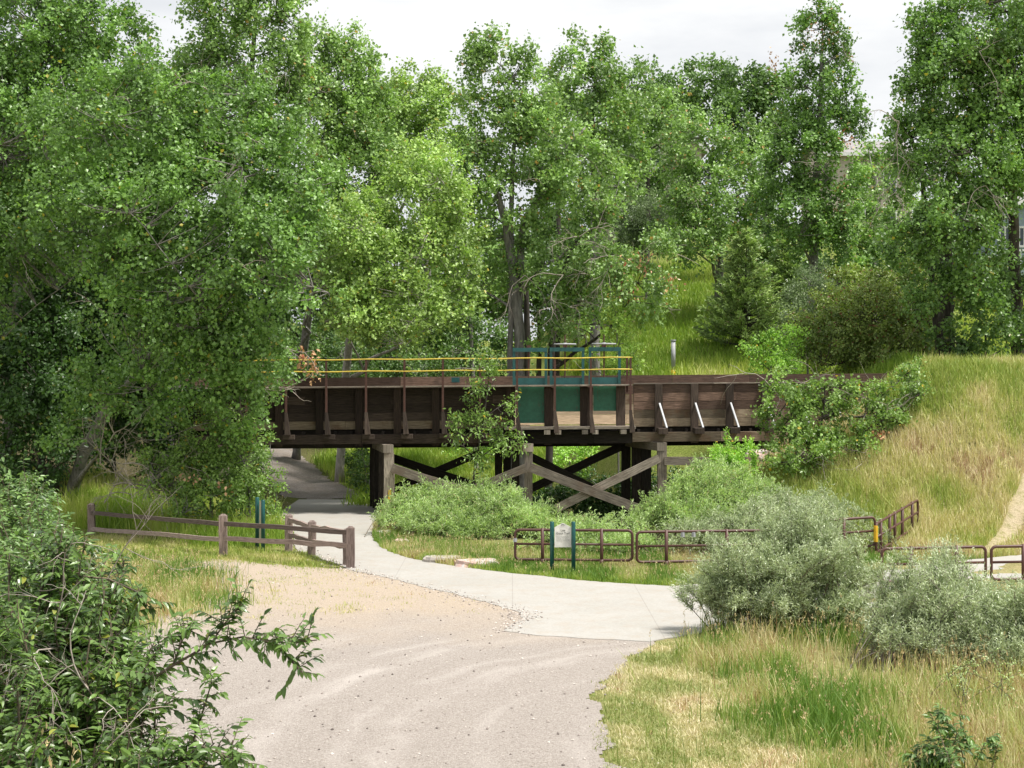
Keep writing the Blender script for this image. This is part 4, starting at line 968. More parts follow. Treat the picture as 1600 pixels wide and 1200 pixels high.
T('cottonwood_tree', 'bright green cottonwood in front of the cream house, centre right', 'tree',
  [(1090, 240, 88, 55, 55), (1130, 300, 87, 65, 60), (1065, 300, 88, 40, 50), (1160, 250, 89, 50, 55), (1100, 370, 86, 65, 45), (1050, 370, 88, 40, 30), (1190, 340, 87, 45, 60), (1080, 195, 89, 24, 24)],
  [[(1120, 520, 90, .28), (1125, 400, 89, .22), (1115, 250, 88, .1)]], seed=14, m='cotton_mid', cov=2.4, leaf=(.21, .17), clump=.9, dead=14, tan=[(1065, 250, 87, 10, 8, 20), (1080, 190, 87, 8, 5, 14)])
T('poplar_tree', 'very tall narrow poplar with browning top right of centre', 'tree',
  [(1280, 60, 76, 38, 60), (1275, 160, 76, 55, 60), (1265, 250, 76, 75, 70), (1250, 340, 76, 70, 60), (1300, 330, 76, 50, 70), (1270, 20, 76, 22, 36), (1330, 180, 76, 22, 40), (1310, 120, 76, 24, 60), (1345, 200, 75.5, 18, 24), (1240, 200, 76, 35, 55), (1300, 400, 76, 55, 50), (1225, 290, 76, 35, 50)],
  [[(1268, 470, 77, .26), (1272, 330, 77, .22), (1280, 200, 76, .15), (1285, 60, 76, .06)]], seed=15, m='cotton', bark='bark', cov=2.1, leaf=(.18, .15), clump=.7, upb=1.0, vz=1.35, dead=10, nl=14,
  tan=[(1270, 55, 75.5, 20, 30, 60), (1210, 100, 76, 8, 22, 40), (1325, 90, 76, 7, 22, 40), (1322, 215, 75, 12, 24, 60), (1318, 320, 75, 8, 30, 50), (1152, 360, 86, 6, 20, 24), (1300, 40, 75.5, 14, 24, 30)])
T('cottonwood_tree', 'massive cottonwood with dark trunks and hanging bare branches at the right edge', 'tree',
  [(1540, 60, 64, 100, 90), (1480, 150, 64, 70, 70), (1580, 200, 64, 90, 90), (1450, 230, 64, 60, 50), (1520, 260, 63, 80, 60), (1530, 320, 63, 50, 50), (1480, 60, 65, 45, 60), (1430, 150, 65, 24, 50), (1500, 340, 62, 60, 40), (1400, 230, 65, 26, 36), (1640, 120, 64, 90, 150), (1440, 100, 65, 16, 36), (1425, 370, 63, 42, 50), (1525, 430, 63, 45, 50), (1475, 460, 63.5, 50, 40)],
  [[(1478, 575, 66, .36), (1480, 420, 66, .3), (1470, 330, 65.5, .26), (1500, 230, 65, .2), (1540, 100, 64, .1)], [(1590, 560, 66, .3), (1585, 420, 66, .26), (1580, 300, 65, .2), (1600, 150, 64, .1)], [(1470, 330, 65.5, .16), (1440, 260, 64.5, .1), (1415, 190, 64.5, .05)]],
  seed=16, m='cotton', bark='barkdark', cov=3.3, leaf=(.17, .145), clump=.85, dead=20, nl=16)
T('cottonwood_tree', 'leafy tree filling the gap between poplar and right-edge cottonwood', 'tree',
  [(1350, 330, 84, 50, 60), (1390, 290, 85, 40, 50), (1330, 400, 82, 60, 50), (1400, 380, 82, 60, 60), (1360, 250, 86, 26, 30)],
  [[(1365, 520, 84, .22), (1365, 400, 84, .18), (1370, 280, 84, .08)]], seed=17, m='cotton_mid', cov=2.1, leaf=(.19, .16), clump=.8)
# backdrop trees that close the gaps
k = 0
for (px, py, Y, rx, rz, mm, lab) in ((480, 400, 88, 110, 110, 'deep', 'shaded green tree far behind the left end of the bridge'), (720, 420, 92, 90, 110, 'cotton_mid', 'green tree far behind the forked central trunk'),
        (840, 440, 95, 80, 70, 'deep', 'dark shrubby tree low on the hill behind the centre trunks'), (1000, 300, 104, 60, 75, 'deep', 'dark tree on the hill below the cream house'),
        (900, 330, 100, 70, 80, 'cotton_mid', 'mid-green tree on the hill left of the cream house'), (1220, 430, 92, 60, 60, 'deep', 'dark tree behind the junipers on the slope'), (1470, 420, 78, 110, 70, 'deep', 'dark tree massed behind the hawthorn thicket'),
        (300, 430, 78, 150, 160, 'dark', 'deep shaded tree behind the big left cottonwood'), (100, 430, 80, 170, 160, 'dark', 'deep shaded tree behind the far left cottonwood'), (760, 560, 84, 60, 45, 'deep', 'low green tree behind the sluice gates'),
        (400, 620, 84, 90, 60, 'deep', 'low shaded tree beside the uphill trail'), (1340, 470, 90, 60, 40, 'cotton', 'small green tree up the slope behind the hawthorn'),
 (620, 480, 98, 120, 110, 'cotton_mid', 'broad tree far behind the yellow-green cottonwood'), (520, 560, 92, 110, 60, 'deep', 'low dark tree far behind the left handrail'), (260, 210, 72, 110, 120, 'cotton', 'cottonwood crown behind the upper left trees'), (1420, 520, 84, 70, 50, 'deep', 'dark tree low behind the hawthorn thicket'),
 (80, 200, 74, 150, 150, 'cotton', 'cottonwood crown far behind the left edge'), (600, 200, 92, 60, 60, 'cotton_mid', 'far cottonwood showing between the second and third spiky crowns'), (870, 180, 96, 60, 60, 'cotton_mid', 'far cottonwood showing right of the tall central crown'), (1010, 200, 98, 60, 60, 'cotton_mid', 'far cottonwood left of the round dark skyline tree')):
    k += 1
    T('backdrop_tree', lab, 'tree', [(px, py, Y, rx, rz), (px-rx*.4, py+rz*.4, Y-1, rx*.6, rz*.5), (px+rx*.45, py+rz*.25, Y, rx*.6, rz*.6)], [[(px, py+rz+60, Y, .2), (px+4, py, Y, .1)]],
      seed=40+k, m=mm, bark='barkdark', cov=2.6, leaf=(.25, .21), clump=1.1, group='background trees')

# junipers
def juniper(label, px, pyb, Y, w, h, seed, m='juniper'):
    rg = np.random.default_rng(seed); s_ = F/Y; b = P(px, pyb, Y); b[2] = min(b[2], g1(b[0], b[1])); root = thing('juniper_tree', b, label, 'tree', 'junipers on the slope')
    hm = P(px, pyb-h, Y)[2]-b[2]; wm = w/s_/2; mb = MB(seed)
    mb.tube([b-[0, 0, .2], b+[0, 0, hm*.5], b+[.05, 0, hm]], [.16, .09, .01], 8); PO = []; AX = []; CL = []
    nt_ = int(26*hm/5)
    for i in range(nt_):
        t = (i+rg.random()*.6)/nt_
        for k in range(9):
            a = rg.random()*6.283; ln = (wm*(1-t)**.85+.12)*rg.uniform(.6, 1.15); z0 = .25+hm*.97*t
            d = np.array([math.cos(a), math.sin(a), rg.uniform(.15, .6)]); o = b+[0, 0, z0]
            e = o+d*ln; m_ = o+d*ln*.5-[0, 0, .12*ln]; pts = bez(o, m_, e, 5); mb.tube(pts, np.linspace(.03*(1-t)+.008, .005, 5), 4, False)
            n = int(44*ln/1.2)+14; u = rg.uniform(.3, 1, n)**.8; c = (o*(1-u[:, None])**2+m_*2*(u*(1-u))[:, None]+e*(u*u)[:, None])
            c = c+rg.normal(size=(n, 3))*np.array([.14, .14, .05])*(1.3-u)[:, None]; PO.append(c); AX.append(nrm(d+rg.normal(size=(n, 3))*.45)); CL.append(np.full(n, rg.random()))
    mb.build('trunk', 'barkdark', root, smooth=True); p_ = np.concatenate(PO); a_ = np.concatenate(AX); n = len(p_)
    leaf_mesh('crown', p_, a_, nrm(rg.normal(size=(n, 3))*.5+[0, -.2, .8]), rg.uniform(.16, .34, n), rg.uniform(.05, .09, n), rg.random(n), np.concatenate(CL), m, root, 'blade')
    return root
juniper('dark green juniper with layered sprays on the slope behind the flume', 1165, 528, 80, 150, 165, 61)
juniper('smaller bluish juniper right of the layered one', 1225, 500, 84, 90, 120, 62)
juniper('slim olive juniper rising behind the layered one', 1195, 450, 92, 60, 130, 63)

# shrubs behind the flume
T('hawthorn_shrub', 'broad olive-brown hawthorn thicket behind the right end of the flume', 'shrub',
  [(1350, 500, 68, 95, 60), (1300, 530, 67, 60, 45), (1420, 470, 69, 70, 60), (1380, 550, 67, 80, 35), (1330, 460, 70, 50, 40), (1440, 540, 68, 50, 45)],
  [[(1350, 585, 68, .1), (1350, 500, 68, .05)], [(1400, 585, 69, .1), (1410, 480, 69, .05)]], seed=20, m='haw', bark='barkdark', cov=3.2, leaf=(.13, .10), clump=.6, tw=8, per=14)
T('lilac_shrub', 'bright green leafy shrub at the top of the bank on the right edge', 'shrub',
  [(1540, 510, 64, 50, 35), (1500, 530, 64, 40, 30), (1590, 470, 65, 40, 50), (1600, 540, 65, 40, 30)], [[(1540, 568, 64, .07), (1540, 510, 64, .04)]], seed=21, m='deep', bark='barkdark', cov=2.6, leaf=(.17, .14), clump=.6)
T('russian_olive_shrub', 'silvery shrub left of the hawthorn thicket', 'shrub', [(1262, 470, 72, 34, 45), (1250, 520, 71, 30, 40), (1275, 430, 73, 24, 24)], [[(1262, 575, 71, .06), (1262, 470, 72, .03)]],
  seed=22, m='olive', cov=2.4, leaf=(.15, .05), clump=.6, kind='blade')
T('russian_olive_shrub', 'silver-grey shrub on the hill behind the bare pale branches', 'shrub', [(1010, 340, 92, 45, 35), (985, 370, 92, 36, 26)], [[(1010, 440, 92, .08), (1010, 340, 92, .03)]],
  seed=23, m='olive', cov=3.4, leaf=(.2, .07), clump=.7, kind='blade')
T('sumac_shrub', 'light green leafy shrub rising behind the right sluice gate', 'shrub', [(960, 520, 62.5, 26, 26), (985, 560, 62.5, 32, 24), (945, 560, 62.5, 24, 20), (970, 495, 62.5, 12, 14)], [[(968, 612, 62.5, .05), (964, 520, 62.5, .02)]],
  seed=24, m='yellowgreen', cov=1.5, leaf=(.14, .10), clump=.4, tw=6, per=9)
T('leafy_shrub', 'light green shrub on the grassy slope right of the gauge pipe', 'shrub', [(1190, 550, 66, 30, 30), (1230, 545, 66, 30, 35), (1215, 575, 65, 40, 20)], [[(1205, 600, 66, .05), (1205, 550, 66, .03)]],
  seed=25, m='bright', cov=1.9, leaf=(.13, .09), clump=.4, tw=6, per=10)
T('leafy_shrub', 'added black-green shrub standing in for the creek shade under the bridge', 'shrub', [(880, 800, 61.6, 60, 36, .8), (940, 815, 61.6, 50, 44, .8), (1000, 805, 61.6, 50, 48, .8), (850, 830, 61.5, 60, 36, .8), (940, 770, 62, 60, 22, .6), (1060, 790, 62, 50, 50, .8), (700, 785, 62, 60, 26, .6)], [[(920, 860, 62, .05), (920, 800, 62, .03)]],
  seed=226, m='dark', cov=2.6, leaf=(.15, .10), clump=.5, tw=6, per=10)  # dark foliage added where the creek lies in black shadow
T('leafy_shrub', 'shrub in the sun below the cross braces behind the bridge', 'shrub', [(900, 720, 72, 60, 25), (760, 715, 76, 60, 25), (690, 640, 72, 60, 40)], [[(890, 750, 72, .05), (890, 720, 72, .03)]],
  seed=26, m='bright', cov=2.2, leaf=(.15, .10), clump=.5, tw=6, per=10)
T('leafy_shrub', 'low dark shrub at the right edge of the uphill trail under the bridge', 'shrub', [(575, 745, 66, 26, 38), (560, 715, 70, 24, 24), (590, 780, 61, 22, 18)], [[(578, 795, 64, .05), (578, 750, 65, .03)]],
  seed=27, m='deep', cov=2.2, leaf=(.12, .08), clump=.4, tw=6, per=10)
# shrubs in front of the flume
T('plum_thicket', 'tangled green thicket with dark dead stems covering the right end of the flume', 'shrub',
  [(1225, 645, 54.5, 45, 55), (1280, 660, 54.3, 60, 55), (1340, 645, 54.5, 60, 50), (1400, 620, 55.3, 50, 38), (1245, 705, 53.5, 60, 36), (1310, 700, 53.6, 60, 35), (1385, 665, 54.5, 50, 38), (1215, 600, 55, 20, 22), (1430, 590, 56, 20, 30), (1450, 620, 55.3, 30, 26), (1290, 620, 54.5, 40, 26)],
  [[(1250, 745, 54, .06), (1240, 660, 54.5, .035), (1225, 600, 55, .02)], [(1320, 740, 54, .06), (1350, 650, 54.5, .03)], [(1270, 742, 54, .05), (1290, 620, 54, .03), (1285, 585, 54, .012)]],
  seed=28, m='shrub', bark='barkdark', cov=1.7, leaf=(.13, .10), clump=.42, tw=7, per=11, dead=26, tan=[(1378, 678, 53.6, 10, 7, 30)])
T('ash_sapling', 'slender green ash sapling growing up in front of the middle of the flume', 'tree',
  [(765, 600, 55.3, 30, 24), (780, 650, 55.3, 26, 28), (735, 640, 55.3, 24, 22), (745, 690, 55.3, 36, 26), (720, 665, 55.3, 20, 16), (795, 690, 55.3, 18, 14), (760, 565, 55.3, 22, 12), (745, 725, 55.2, 16, 12)],
  [[(736, 800, 55, .05), (740, 740, 55.2, .04), (752, 680, 55.3, .03), (762, 610, 55.3, .02), (765, 570, 55.3, .01)]], seed=29, m='shrub', bark='barkdark', cov=.8, leaf=(.17, .07), clump=.36, tw=6, per=9, nl=8, hang=.5)
T('leafy_shrub', 'bright green shrub beside the trail at the foot of the big left cottonwood', 'shrub',
  [(330, 690, 51.5, 80, 50), (280, 740, 50.5, 70, 38), (380, 730, 51, 55, 45), (400, 780, 50, 40, 32), (330, 780, 49.8, 70, 24)], [[(330, 815, 50.5, .07), (330, 700, 51, .04)], [(390, 815, 50, .05), (390, 740, 50.5, .03)]],
  seed=30, m='shrub', cov=2.6, leaf=(.12, .09), clump=.45, tw=7, per=11, tan=[(300, 745, 49.4, 14, 10, 14), (350, 760, 49.2, 10, 10, 10)])
dt = thing('dead_shrub', P0(205, 830), 'tangle of bare pale curling twigs beside the leaning trunk', 'shrub')
mb = MB(77); rg = np.random.default_rng(77)
for i in range(16):
    q = P(150+rg.random()*110, 790-rg.random()*120, 50.3); dead_branch(mb, q, [rg.normal()*.7, -.1, rg.uniform(.1, 1)], rg.uniform(1.3, 2.6), rg.uniform(.012, .028), rg, 2, rg.uniform(-.05, .25))
mb.build('bare_stems', 'twig', dt, smooth=True)
# hanging bare branches on right cottonwood and centre tree
for nm, lab, lst in (('fallen_limb', 'grey bare limb cluster hanging in the right-edge cottonwood', [(1405, 190, 63.2, .06), (1420, 250, 63, .05), (1400, 300, 63, .04), (1440, 240, 63, .05), (1425, 330, 63, .04), (1530, 80, 62, .03), (1540, 290, 61.6, .04)]),
                     ('fallen_limb', 'pale broken limb hanging among the leaning cottonwood branches', [(880, 430, 63, .05), (905, 370, 62.5, .05), (960, 400, 62, .04), (820, 430, 64.5, .04), (890, 480, 63, .035)])):
    q = P(lst[0][0], lst[0][1], lst[0][2]); r = thing(nm, q, lab, 'branch'); rg = np.random.default_rng(len(lab))
    for a, b, c, rd in lst:
        mb = MB(78)
        for _ in range(2): dead_branch(mb, P(a, b, c), [rg.normal()*.9, -.2, rg.normal()*.5-.3], rg.uniform(1.4, 2.6), rd*.45, rg, 2, .12)
        mb.build('bare_limb', 'twig', r, smooth=True)

# ---------------------------------------------------------------- willows
bush('willow_shrub', 'big silvery willow shrub at the right of the trail, left of two', [(1280, 870, 31.5, 82, 55, 1.3), (1180, 900, 31.3, 80, 60, 1.2), (1125, 925, 31.5, 45, 50, .8), (1090, 940, 31.6, 40, 42, .6), (1250, 820, 32, 60, 35, .9), (1345, 915, 31.5, 46, 50, 1), (1200, 950, 30.8, 80, 35, .9), (1310, 965, 30.8, 60, 30, .8)],
     (1225, 1000, 31.3), stems=230, twigs=44, per=15, tlen=.36, leaf=(.085, .017), seed=31, spread=.55, t0=.42, up=.8, m='willow', bz=-.02, group='willows by the trail')
bush('willow_shrub', 'darker silvery willow shrub near the right edge with many grey stems', [(1430, 940, 28.5, 70, 65, 1), (1500, 970, 28, 70, 60, 1), (1400, 990, 28.5, 60, 50, .8), (1520, 945, 28.5, 60, 45, 1), (1475, 885, 29, 36, 30, .7), (1440, 1010, 27.6, 70, 36, .9), (1530, 1015, 27.4, 60, 40, .8), (1385, 985, 28.3, 40, 40, .6)],
     (1480, 1062, 28), stems=230, twigs=30, per=13, tlen=.36, leaf=(.08, .016), seed=32, spread=.9, t0=.42, up=.8, stem='stemgrey', m='willow', bz=-.02, group='willows by the trail')
bush('willow_shrub', 'silvery willow cut off by the right edge of the picture', [(1600, 1030, 26.4, 60, 46, .8), (1600, 990, 27, 60, 60, .8), (1640, 960, 27, 70, 80, .9), (1590, 950, 27.5, 40, 30, .6)],
     (1625, 1085, 27), stems=110, twigs=34, per=14, tlen=.3, leaf=(.085, .017), seed=33, spread=.6, t0=.28, m='willow', bz=-.02, group='willows by the trail')
bush('willow_shrub', 'yellow-green willow shrub between the trail and the creek under the bridge', [(690, 790, 52, 75, 36, 1.2), (640, 800, 52, 40, 30, .8), (760, 790, 51, 70, 36, 1.2), (830, 818, 50, 50, 24, 1), (885, 828, 48.5, 50, 18, .8), (700, 825, 49.5, 80, 24, 1)],
     (740, 866, 50), stems=200, twigs=34, per=12, tlen=.4, leaf=(.13, .03), seed=34, spread=1.6, t0=.25, m='willow_gr', group='willows by the creek', bz=-.02)
bush('willow_shrub', 'rounded light green willow on the creek bank below the right of the flume', [(1110, 780, 50, 75, 45, 1.3), (1060, 800, 49.5, 50, 36, 1), (1170, 780, 50, 50, 42, 1), (1110, 745, 50.5, 45, 24, .9), (1100, 820, 48, 70, 20, 1)],
     (1115, 850, 49), stems=190, twigs=34, per=12, tlen=.4, leaf=(.13, .03), seed=35, spread=1.5, t0=.22, m='willow_gr', group='willows by the creek', bz=-.1)
bush('willow_shrub', 'pale low willow growing along the pipe fence', [(1230, 800, 45.5, 60, 30, .8), (1160, 820, 45.3, 60, 24, .6), (1290, 798, 45, 45, 30, .8), (1090, 835, 45, 50, 20, .5)],
     (1225, 872, 44), stems=170, twigs=26, per=12, tlen=.34, leaf=(.11, .026), seed=36, spread=1.6, t0=.2, m='willow', group='willows by the creek', bz=.0)
bush('leafy_shrub', 'upright green shoots beside the right trestle post', [(1135, 720, 52, 36, 30, .6), (1160, 700, 52, 22, 24, .5), (1045, 790, 51, 20, 26, .5), (1110, 740, 52, 30, 20, .5)],
     (1120, 815, 51.5), stems=36, twigs=26, per=10, tlen=.3, leaf=(.12, .06), seed=37, spread=.9, t0=.4, tt=False, m='bright', kind='diamond')
bush('weedy_shrub', 'thin weeds along the creek opening behind the pipe fence', [(955, 820, 46, 45, 18, .5), (905, 835, 45, 60, 20, .5), (1010, 850, 45, 30, 20, .4), (930, 850, 44, 80, 14, .4)],
     (940, 870, 45), stems=60, twigs=18, per=10, tlen=.3, leaf=(.11, .03), seed=38, tt=False, spread=1.6, t0=.3, m='willow_gr', bz=-.2)

# ---------------------------------------------------------------- near shrubs, lower left
def cherry(root, PT, DR, rg, lsize, nleaf, tl, mm, name='foliage', droop=.5, stemr=.004):
    """sprays of drooping leaves along short twigs"""
    n = len(PT); DR = nrm(DR); t = (np.arange(nleaf)+.5*rg.random((n, nleaf)))/nleaf
    L_ = tl*rg.uniform(.6, 1.2, n)
    e = PT+DR*L_[:, None]; e[:, 2] -= .12*L_
    mb = MB(3)
    for i in range(n): mb.tube([PT[i], (PT[i]+e[i])/2+[0, 0, .03*L_[i]], e[i]], [stemr, stemr*.8, stemr*.4], 3, False)
    mb.build('twigs', 'stem', root, smooth=True)
    pos = PT[:, None]+DR[:, None]*(L_[:, None]*t)[..., None]; pos[..., 2] -= .12*L_[:, None]*t**2-.02*L_[:, None]
    side = nrm(np.cross(DR, [0, 0, 1.]))[:, None]*np.where(np.arange(nleaf) % 2, 1, -1)[None, :, None]
    ax = nrm(DR[:, None]*.75+side*rg.uniform(.4, .9, (n, nleaf, 1))+rg.normal(size=(n, nleaf, 3))*.22-np.array([0, 0, droop]))
    nn = nrm(rg.normal(size=(n, nleaf, 3))*.3+np.array([0, -.15, 1.])+side*.35)
    N_ = n*nleaf; ls = lsize*rg.uniform(.6, 1.15, N_); cl = np.repeat(rg.random(n), nleaf)
    leaf_mesh(name, pos.reshape(-1, 3), ax.reshape(-1, 3), nn.reshape(-1, 3), ls, ls*rg.uniform(.33, .43, N_), rg.random(N_), cl, mm, root, 'leaf6')
def cherry_shrub(label, lobes, base, seed, nst, ntw, lsize=.09, nleaf=8, tl=.22, mm='cherry', extra=(), srad=.014, berries=0, bare=0, name='chokecherry_shrub', group=None):
    rg = np.random.default_rng(seed); b = P(*base); b[2] = g1(b[0], b[1]); root = thing(name, b, label, 'shrub', group)
    mb = MB(seed); PT = []; DR = []; w = np.array([l[3]*l[4] for l in lobes], float); w /= w.sum(); li = rg.choice(len(lobes), nst, p=w)
    def along(pts, n, t0, sp):
        m_ = len(pts)-1; t = rg.uniform(t0, 1, n)*(m_-1e-4); k0 = t.astype(int); f_ = (t-k0)[:, None]
        PT.append(pts[k0]*(1-f_)+pts[k0+1]*f_); tg = nrm(pts[k0+1]-pts[k0]); DR.append(nrm(tg*.5+rg.normal(size=(n, 3))*sp+[0, 0, .25]))
    for i in range(nst):
        px, py, Y, rx, rz, ry = lobes[li[i]]; s = F/Y; c = P(px, py, Y)
        d = nrm(rg.normal(size=3)); tgt = c+d*np.array([rx/s, ry, rz/s])*(1-.55*rg.random()**1.4)
        o = b+np.array([rg.normal()*.5+(tgt[0]-b[0])*.35, rg.normal()*.4+(tgt[1]-b[1])*.35, 0]); o[2] = g1(o[0], o[1])-.05
        mid = o*.5+tgt*.5; mid[2] = o[2]+(tgt[2]-o[2])*.7; mid += rg.normal(size=3)*.12
        pts = bez(o, mid, tgt, 9); mb.tube(pts, np.linspace(srad*rg.uniform(.8, 1.6), .004, 9), 5, False); along(pts, ntw, .4, .6)
    for pl, n, r0 in extra:
        pts = np.array([P(*q) for q in pl]); mb.tube(pts, np.linspace(r0, .004, len(pts)), 6, False); along(pts, n, .12, .45)
    mb.build('stems', 'stem', root, smooth=True)
    PT = np.concatenate(PT); DR = np.concatenate(DR)
    cherry(root, PT, DR, rg, lsize, nleaf, tl, mm)
    if berries:
        i = rg.choice(len(PT), berries); mb = MB(9)
        for j in i:
            for _ in range(4):
                c = PT[j]+DR[j]*tl*.5+rg.normal(size=3)*.025-[0, 0, .06]; mb.tube([c-[0, 0, .006], c, c+[0, 0, .006]], [.004, .007, .004], 5)
        mb.build('berries', 'bright', root, smooth=True)
    if bare:
        cand = np.where(PT[:, 0]/PT[:, 1]*F+800 < 240)[0] if bare > 20 else np.arange(len(PT))
        for j in rg.choice(cand, bare, replace=False): mb = MB(12); dead_branch(mb, PT[j], nrm(DR[j]+[0, -.3, .1]), rg.uniform(.5, 1.1), .0055, rg, 2, .02); mb.build('bare_twig', 'twig', root, smooth=True)
    return root
cherry_shrub('near chokecherry shrub in the lower left corner, with one long branch reaching over the gravel',
   [(110, 1010, 9.6, 150, 120, .9), (60, 900, 10.2, 130, 90, .9), (250, 1130, 9.0, 120, 80, .7), (40, 1150, 8.6, 140, 100, .8), (130, 870, 10.5, 90, 60, .7), (150, 1200, 8.4, 150, 60, .6), (180, 1060, 9.3, 90, 70, .6), (170, 950, 9.8, 60, 40, .5), (320, 1190, 8.7, 90, 40, .5)],
   (60, 1500, 9.6), 81, 170, 28, lsize=.074, nleaf=9, tl=.19,
   extra=(([(120, 1130, 9.4), (200, 1085, 9.2), (270, 1040, 9.1), (330, 1005, 9.0), (380, 995, 8.95), (430, 1005, 8.9), (470, 1050, 8.9)], 34, .011), ([(330, 1005, 9.0), (350, 975, 9.0), (378, 945, 9.0)], 12, .006), ([(400, 998, 8.95), (450, 1005, 8.9), (495, 1000, 8.85)], 13, .006),
          ([(270, 1040, 9.1), (285, 1000, 9.1), (300, 975, 9.1)], 12, .006), ([(120, 900, 10), (170, 905, 9.9), (215, 925, 9.8), (228, 945, 9.8)], 12, .008), ([(300, 1160, 8.8), (350, 1180, 8.7), (400, 1200, 8.6)], 8, .007), ([(200, 1120, 9), (250, 1105, 9), (280, 1090, 9)], 6, .006)),
   berries=60, bare=26)
cherry_shrub('fine-leaved green shrub at the left edge behind the chokecherry', [(20, 810, 19, 80, 55, 1.0), (70, 880, 18, 75, 65, 1.0), (-20, 740, 20, 60, 50, 1.0), (30, 900, 17.5, 90, 80, 1.1), (115, 940, 17.5, 60, 55, .8), (70, 990, 17, 110, 70, 1)],
   (40, 1150, 19), 82, 110, 20, lsize=.10, nleaf=8, tl=.26, mm='deep', bare=8)
cherry_shrub('tall weedy shrub in front of the left end of the rail fence', [(60, 810, 36, 55, 40, 1), (20, 770, 37, 60, 40, 1), (90, 860, 35, 45, 35, .9)],
   (80, 890, 36), 83, 60, 18, lsize=.14, nleaf=8, tl=.34, mm='deep', name='leafy_shrub')
# leafy plant bottom right
cherry_shrub('leafy milkweed-like plant with upright stems at the bottom right corner', [(1480, 1080, 19.5, 26, 24, .2), (1480, 1120, 19.5, 34, 30, .25), (1460, 1170, 19.4, 36, 30, .25), (1520, 1150, 19.4, 34, 30, .25), (1440, 1190, 19.4, 36, 26, .2), (1560, 1170, 19.4, 24, 24, .2), (1480, 1060, 19.5, 16, 18, .15)],
   (1490, 1230, 19.5), 84, 20, 13, lsize=.10, nleaf=6, tl=.13, mm='deep', srad=.008, name='leafy_plant')
cherry_shrub('small weed with pale seed stalks below the right willow', [(1560, 1030, 24, 26, 16, .2), (1500, 1045, 24, 24, 14, .2), (1590, 1050, 24, 20, 14, .2)],
   (1540, 1090, 24), 85, 12, 8, lsize=.05, nleaf=6, tl=.12, mm='willow_gr', srad=.006, name='leafy_plant')

# ---------------------------------------------------------------- grass
rg = np.random.default_rng(99)
HO = [CONCj, GRAVj]
def dn(y0): return lambda x, y: np.clip((y0/y)**1.6, 0, 1)
def flat(l): return P0s(l)
blades('right_meadow_grass', scatter([(2.3, 17.5), (17, 17.5), (17, 28), (13, 31.5)]+flat([(1010, 1012), (960, 1035), (945, 1070), (945, 1150)]), 62000, rg, HO, lambda x, y: (1-.85*sst(24.5, 26.5, y)*(x > 5))*np.clip((x-3.8+.09*(y-21)+(fbm(x*.9, y*.9)-.5)*1.6)/.5, .015, 1)*np.clip((20/y)**1.2, 0, 1)), .40, .012, 'tall',
       'tall green and straw grass across the lower right foreground', seed=1, seedheads=.04, lean=.55, bias=.03, patch=.8)
blades('short_dry_grass', scatter([(1.2, 16.5), (5.6, 16.5), (5.6, 24), (4.8, 30)]+flat([(1030, 1005), (985, 1030), (950, 1060), (935, 1100), (945, 1150)]), 75000, rg, [CONCj], lambda x, y: (~inpoly(x, y, GRAVj) | (fbm(x*3, y*3) > .62)).astype(float), fe=.12), .07, .012, 'short',
       'short dry mown grass along the right edge of the gravel', seed=2, lean=.9, hv=.5, bias=-.17, patch=1.1)
blades('left_verge_grass', scatter(flat([(110, 838), (350, 850), (560, 872), (560, 892), (470, 884), (350, 876), (270, 880), (225, 920), (260, 950), (210, 985), (130, 990), (60, 900)]), 30000, rg, [CONCj], lambda x, y: np.clip((fbm(x*1.2, y*1.2)-.25)*3, .08, 1)), .13, .014, 'dry',
       'pale green grass around the foot of the rail fence', seed=3, lean=.7, bias=-.12)
blades('left_weedy_grass', scatter(flat([(100, 880), (200, 880), (320, 900), (335, 940), (270, 975), (180, 1000), (90, 990)]), 15000, rg, [], lambda x, y: np.clip((fbm(x*1.1+4, y*1.1)-.3)*3.5, .02, 1), fe=.5), .38, .014, 'tall', 'tall pale grass clump between the near shrub and the sandy clearing', seed=4, lean=.6, seedheads=.08, bias=.1)
blades('left_bank_grass', scatter([(-15.5, 52.3), (-11.5, 50.5), (-9, 46.6), (-6.6, 47.2), (-7, 50), (-8, 56), (-16, 58)], 30000, rg, [CONCj]), .50, .02, 'lush', 'green grass behind the rail fence under the left trees', seed=5, lean=.5, seedheads=.02, bias=-.2)
sp_ = scatter(flat([(200, 880), (560, 893), (700, 935), (780, 960), (600, 960), (300, 975), (200, 960)]), 1400, rg, [CONCj])
# tufts: multiply points round centres
cx_ = np.repeat(sp_[0][:260], 22); cy_ = np.repeat(sp_[1][:260], 22)
kk = rg.random(len(cx_)) < np.clip(1.25-(cx_+9)/7, .05, 1)
cx_, cy_ = cx_[kk]+rg.normal(size=kk.sum())*.13, cy_[kk]+rg.normal(size=kk.sum())*.16
blades('sandy_clearing_tufts', (cx_, cy_), .08, .012, 'dry', 'sparse grass tufts scattered over the sandy clearing', seed=6, lean=.9)
blades('fence_verge_grass', scatter([(-5, 47.5)]+flat([(596, 858), (640, 873), (700, 884), (770, 893), (880, 905), (1060, 917), (1250, 905), (1400, 885), (1500, 876)])+[(14, 44.8), (6, 45.2), (3, 44.4), (-1, 46.5), (-3, 49), (-5, 53)], 70000, rg, [CONCj]), .20, .014, 'tall',
       'mixed grass and weeds along the pipe fence by the trail', seed=7, lean=.5, seedheads=.02, bias=-.05)
blades('trail_edge_grass', scatter(flat([(590, 852), (640, 872), (700, 883), (770, 892), (880, 904), (1070, 917), (1070, 908), (900, 893), (780, 880), (700, 870), (640, 862), (600, 845)]), 15000, rg, [CONCj]), .13, .014, 'lush', 'short bright grass strip at the far edge of the concrete', seed=8, lean=.8)
def bankd(x, y): return np.clip((G(x, y)+.6)/.7, .1, 1)
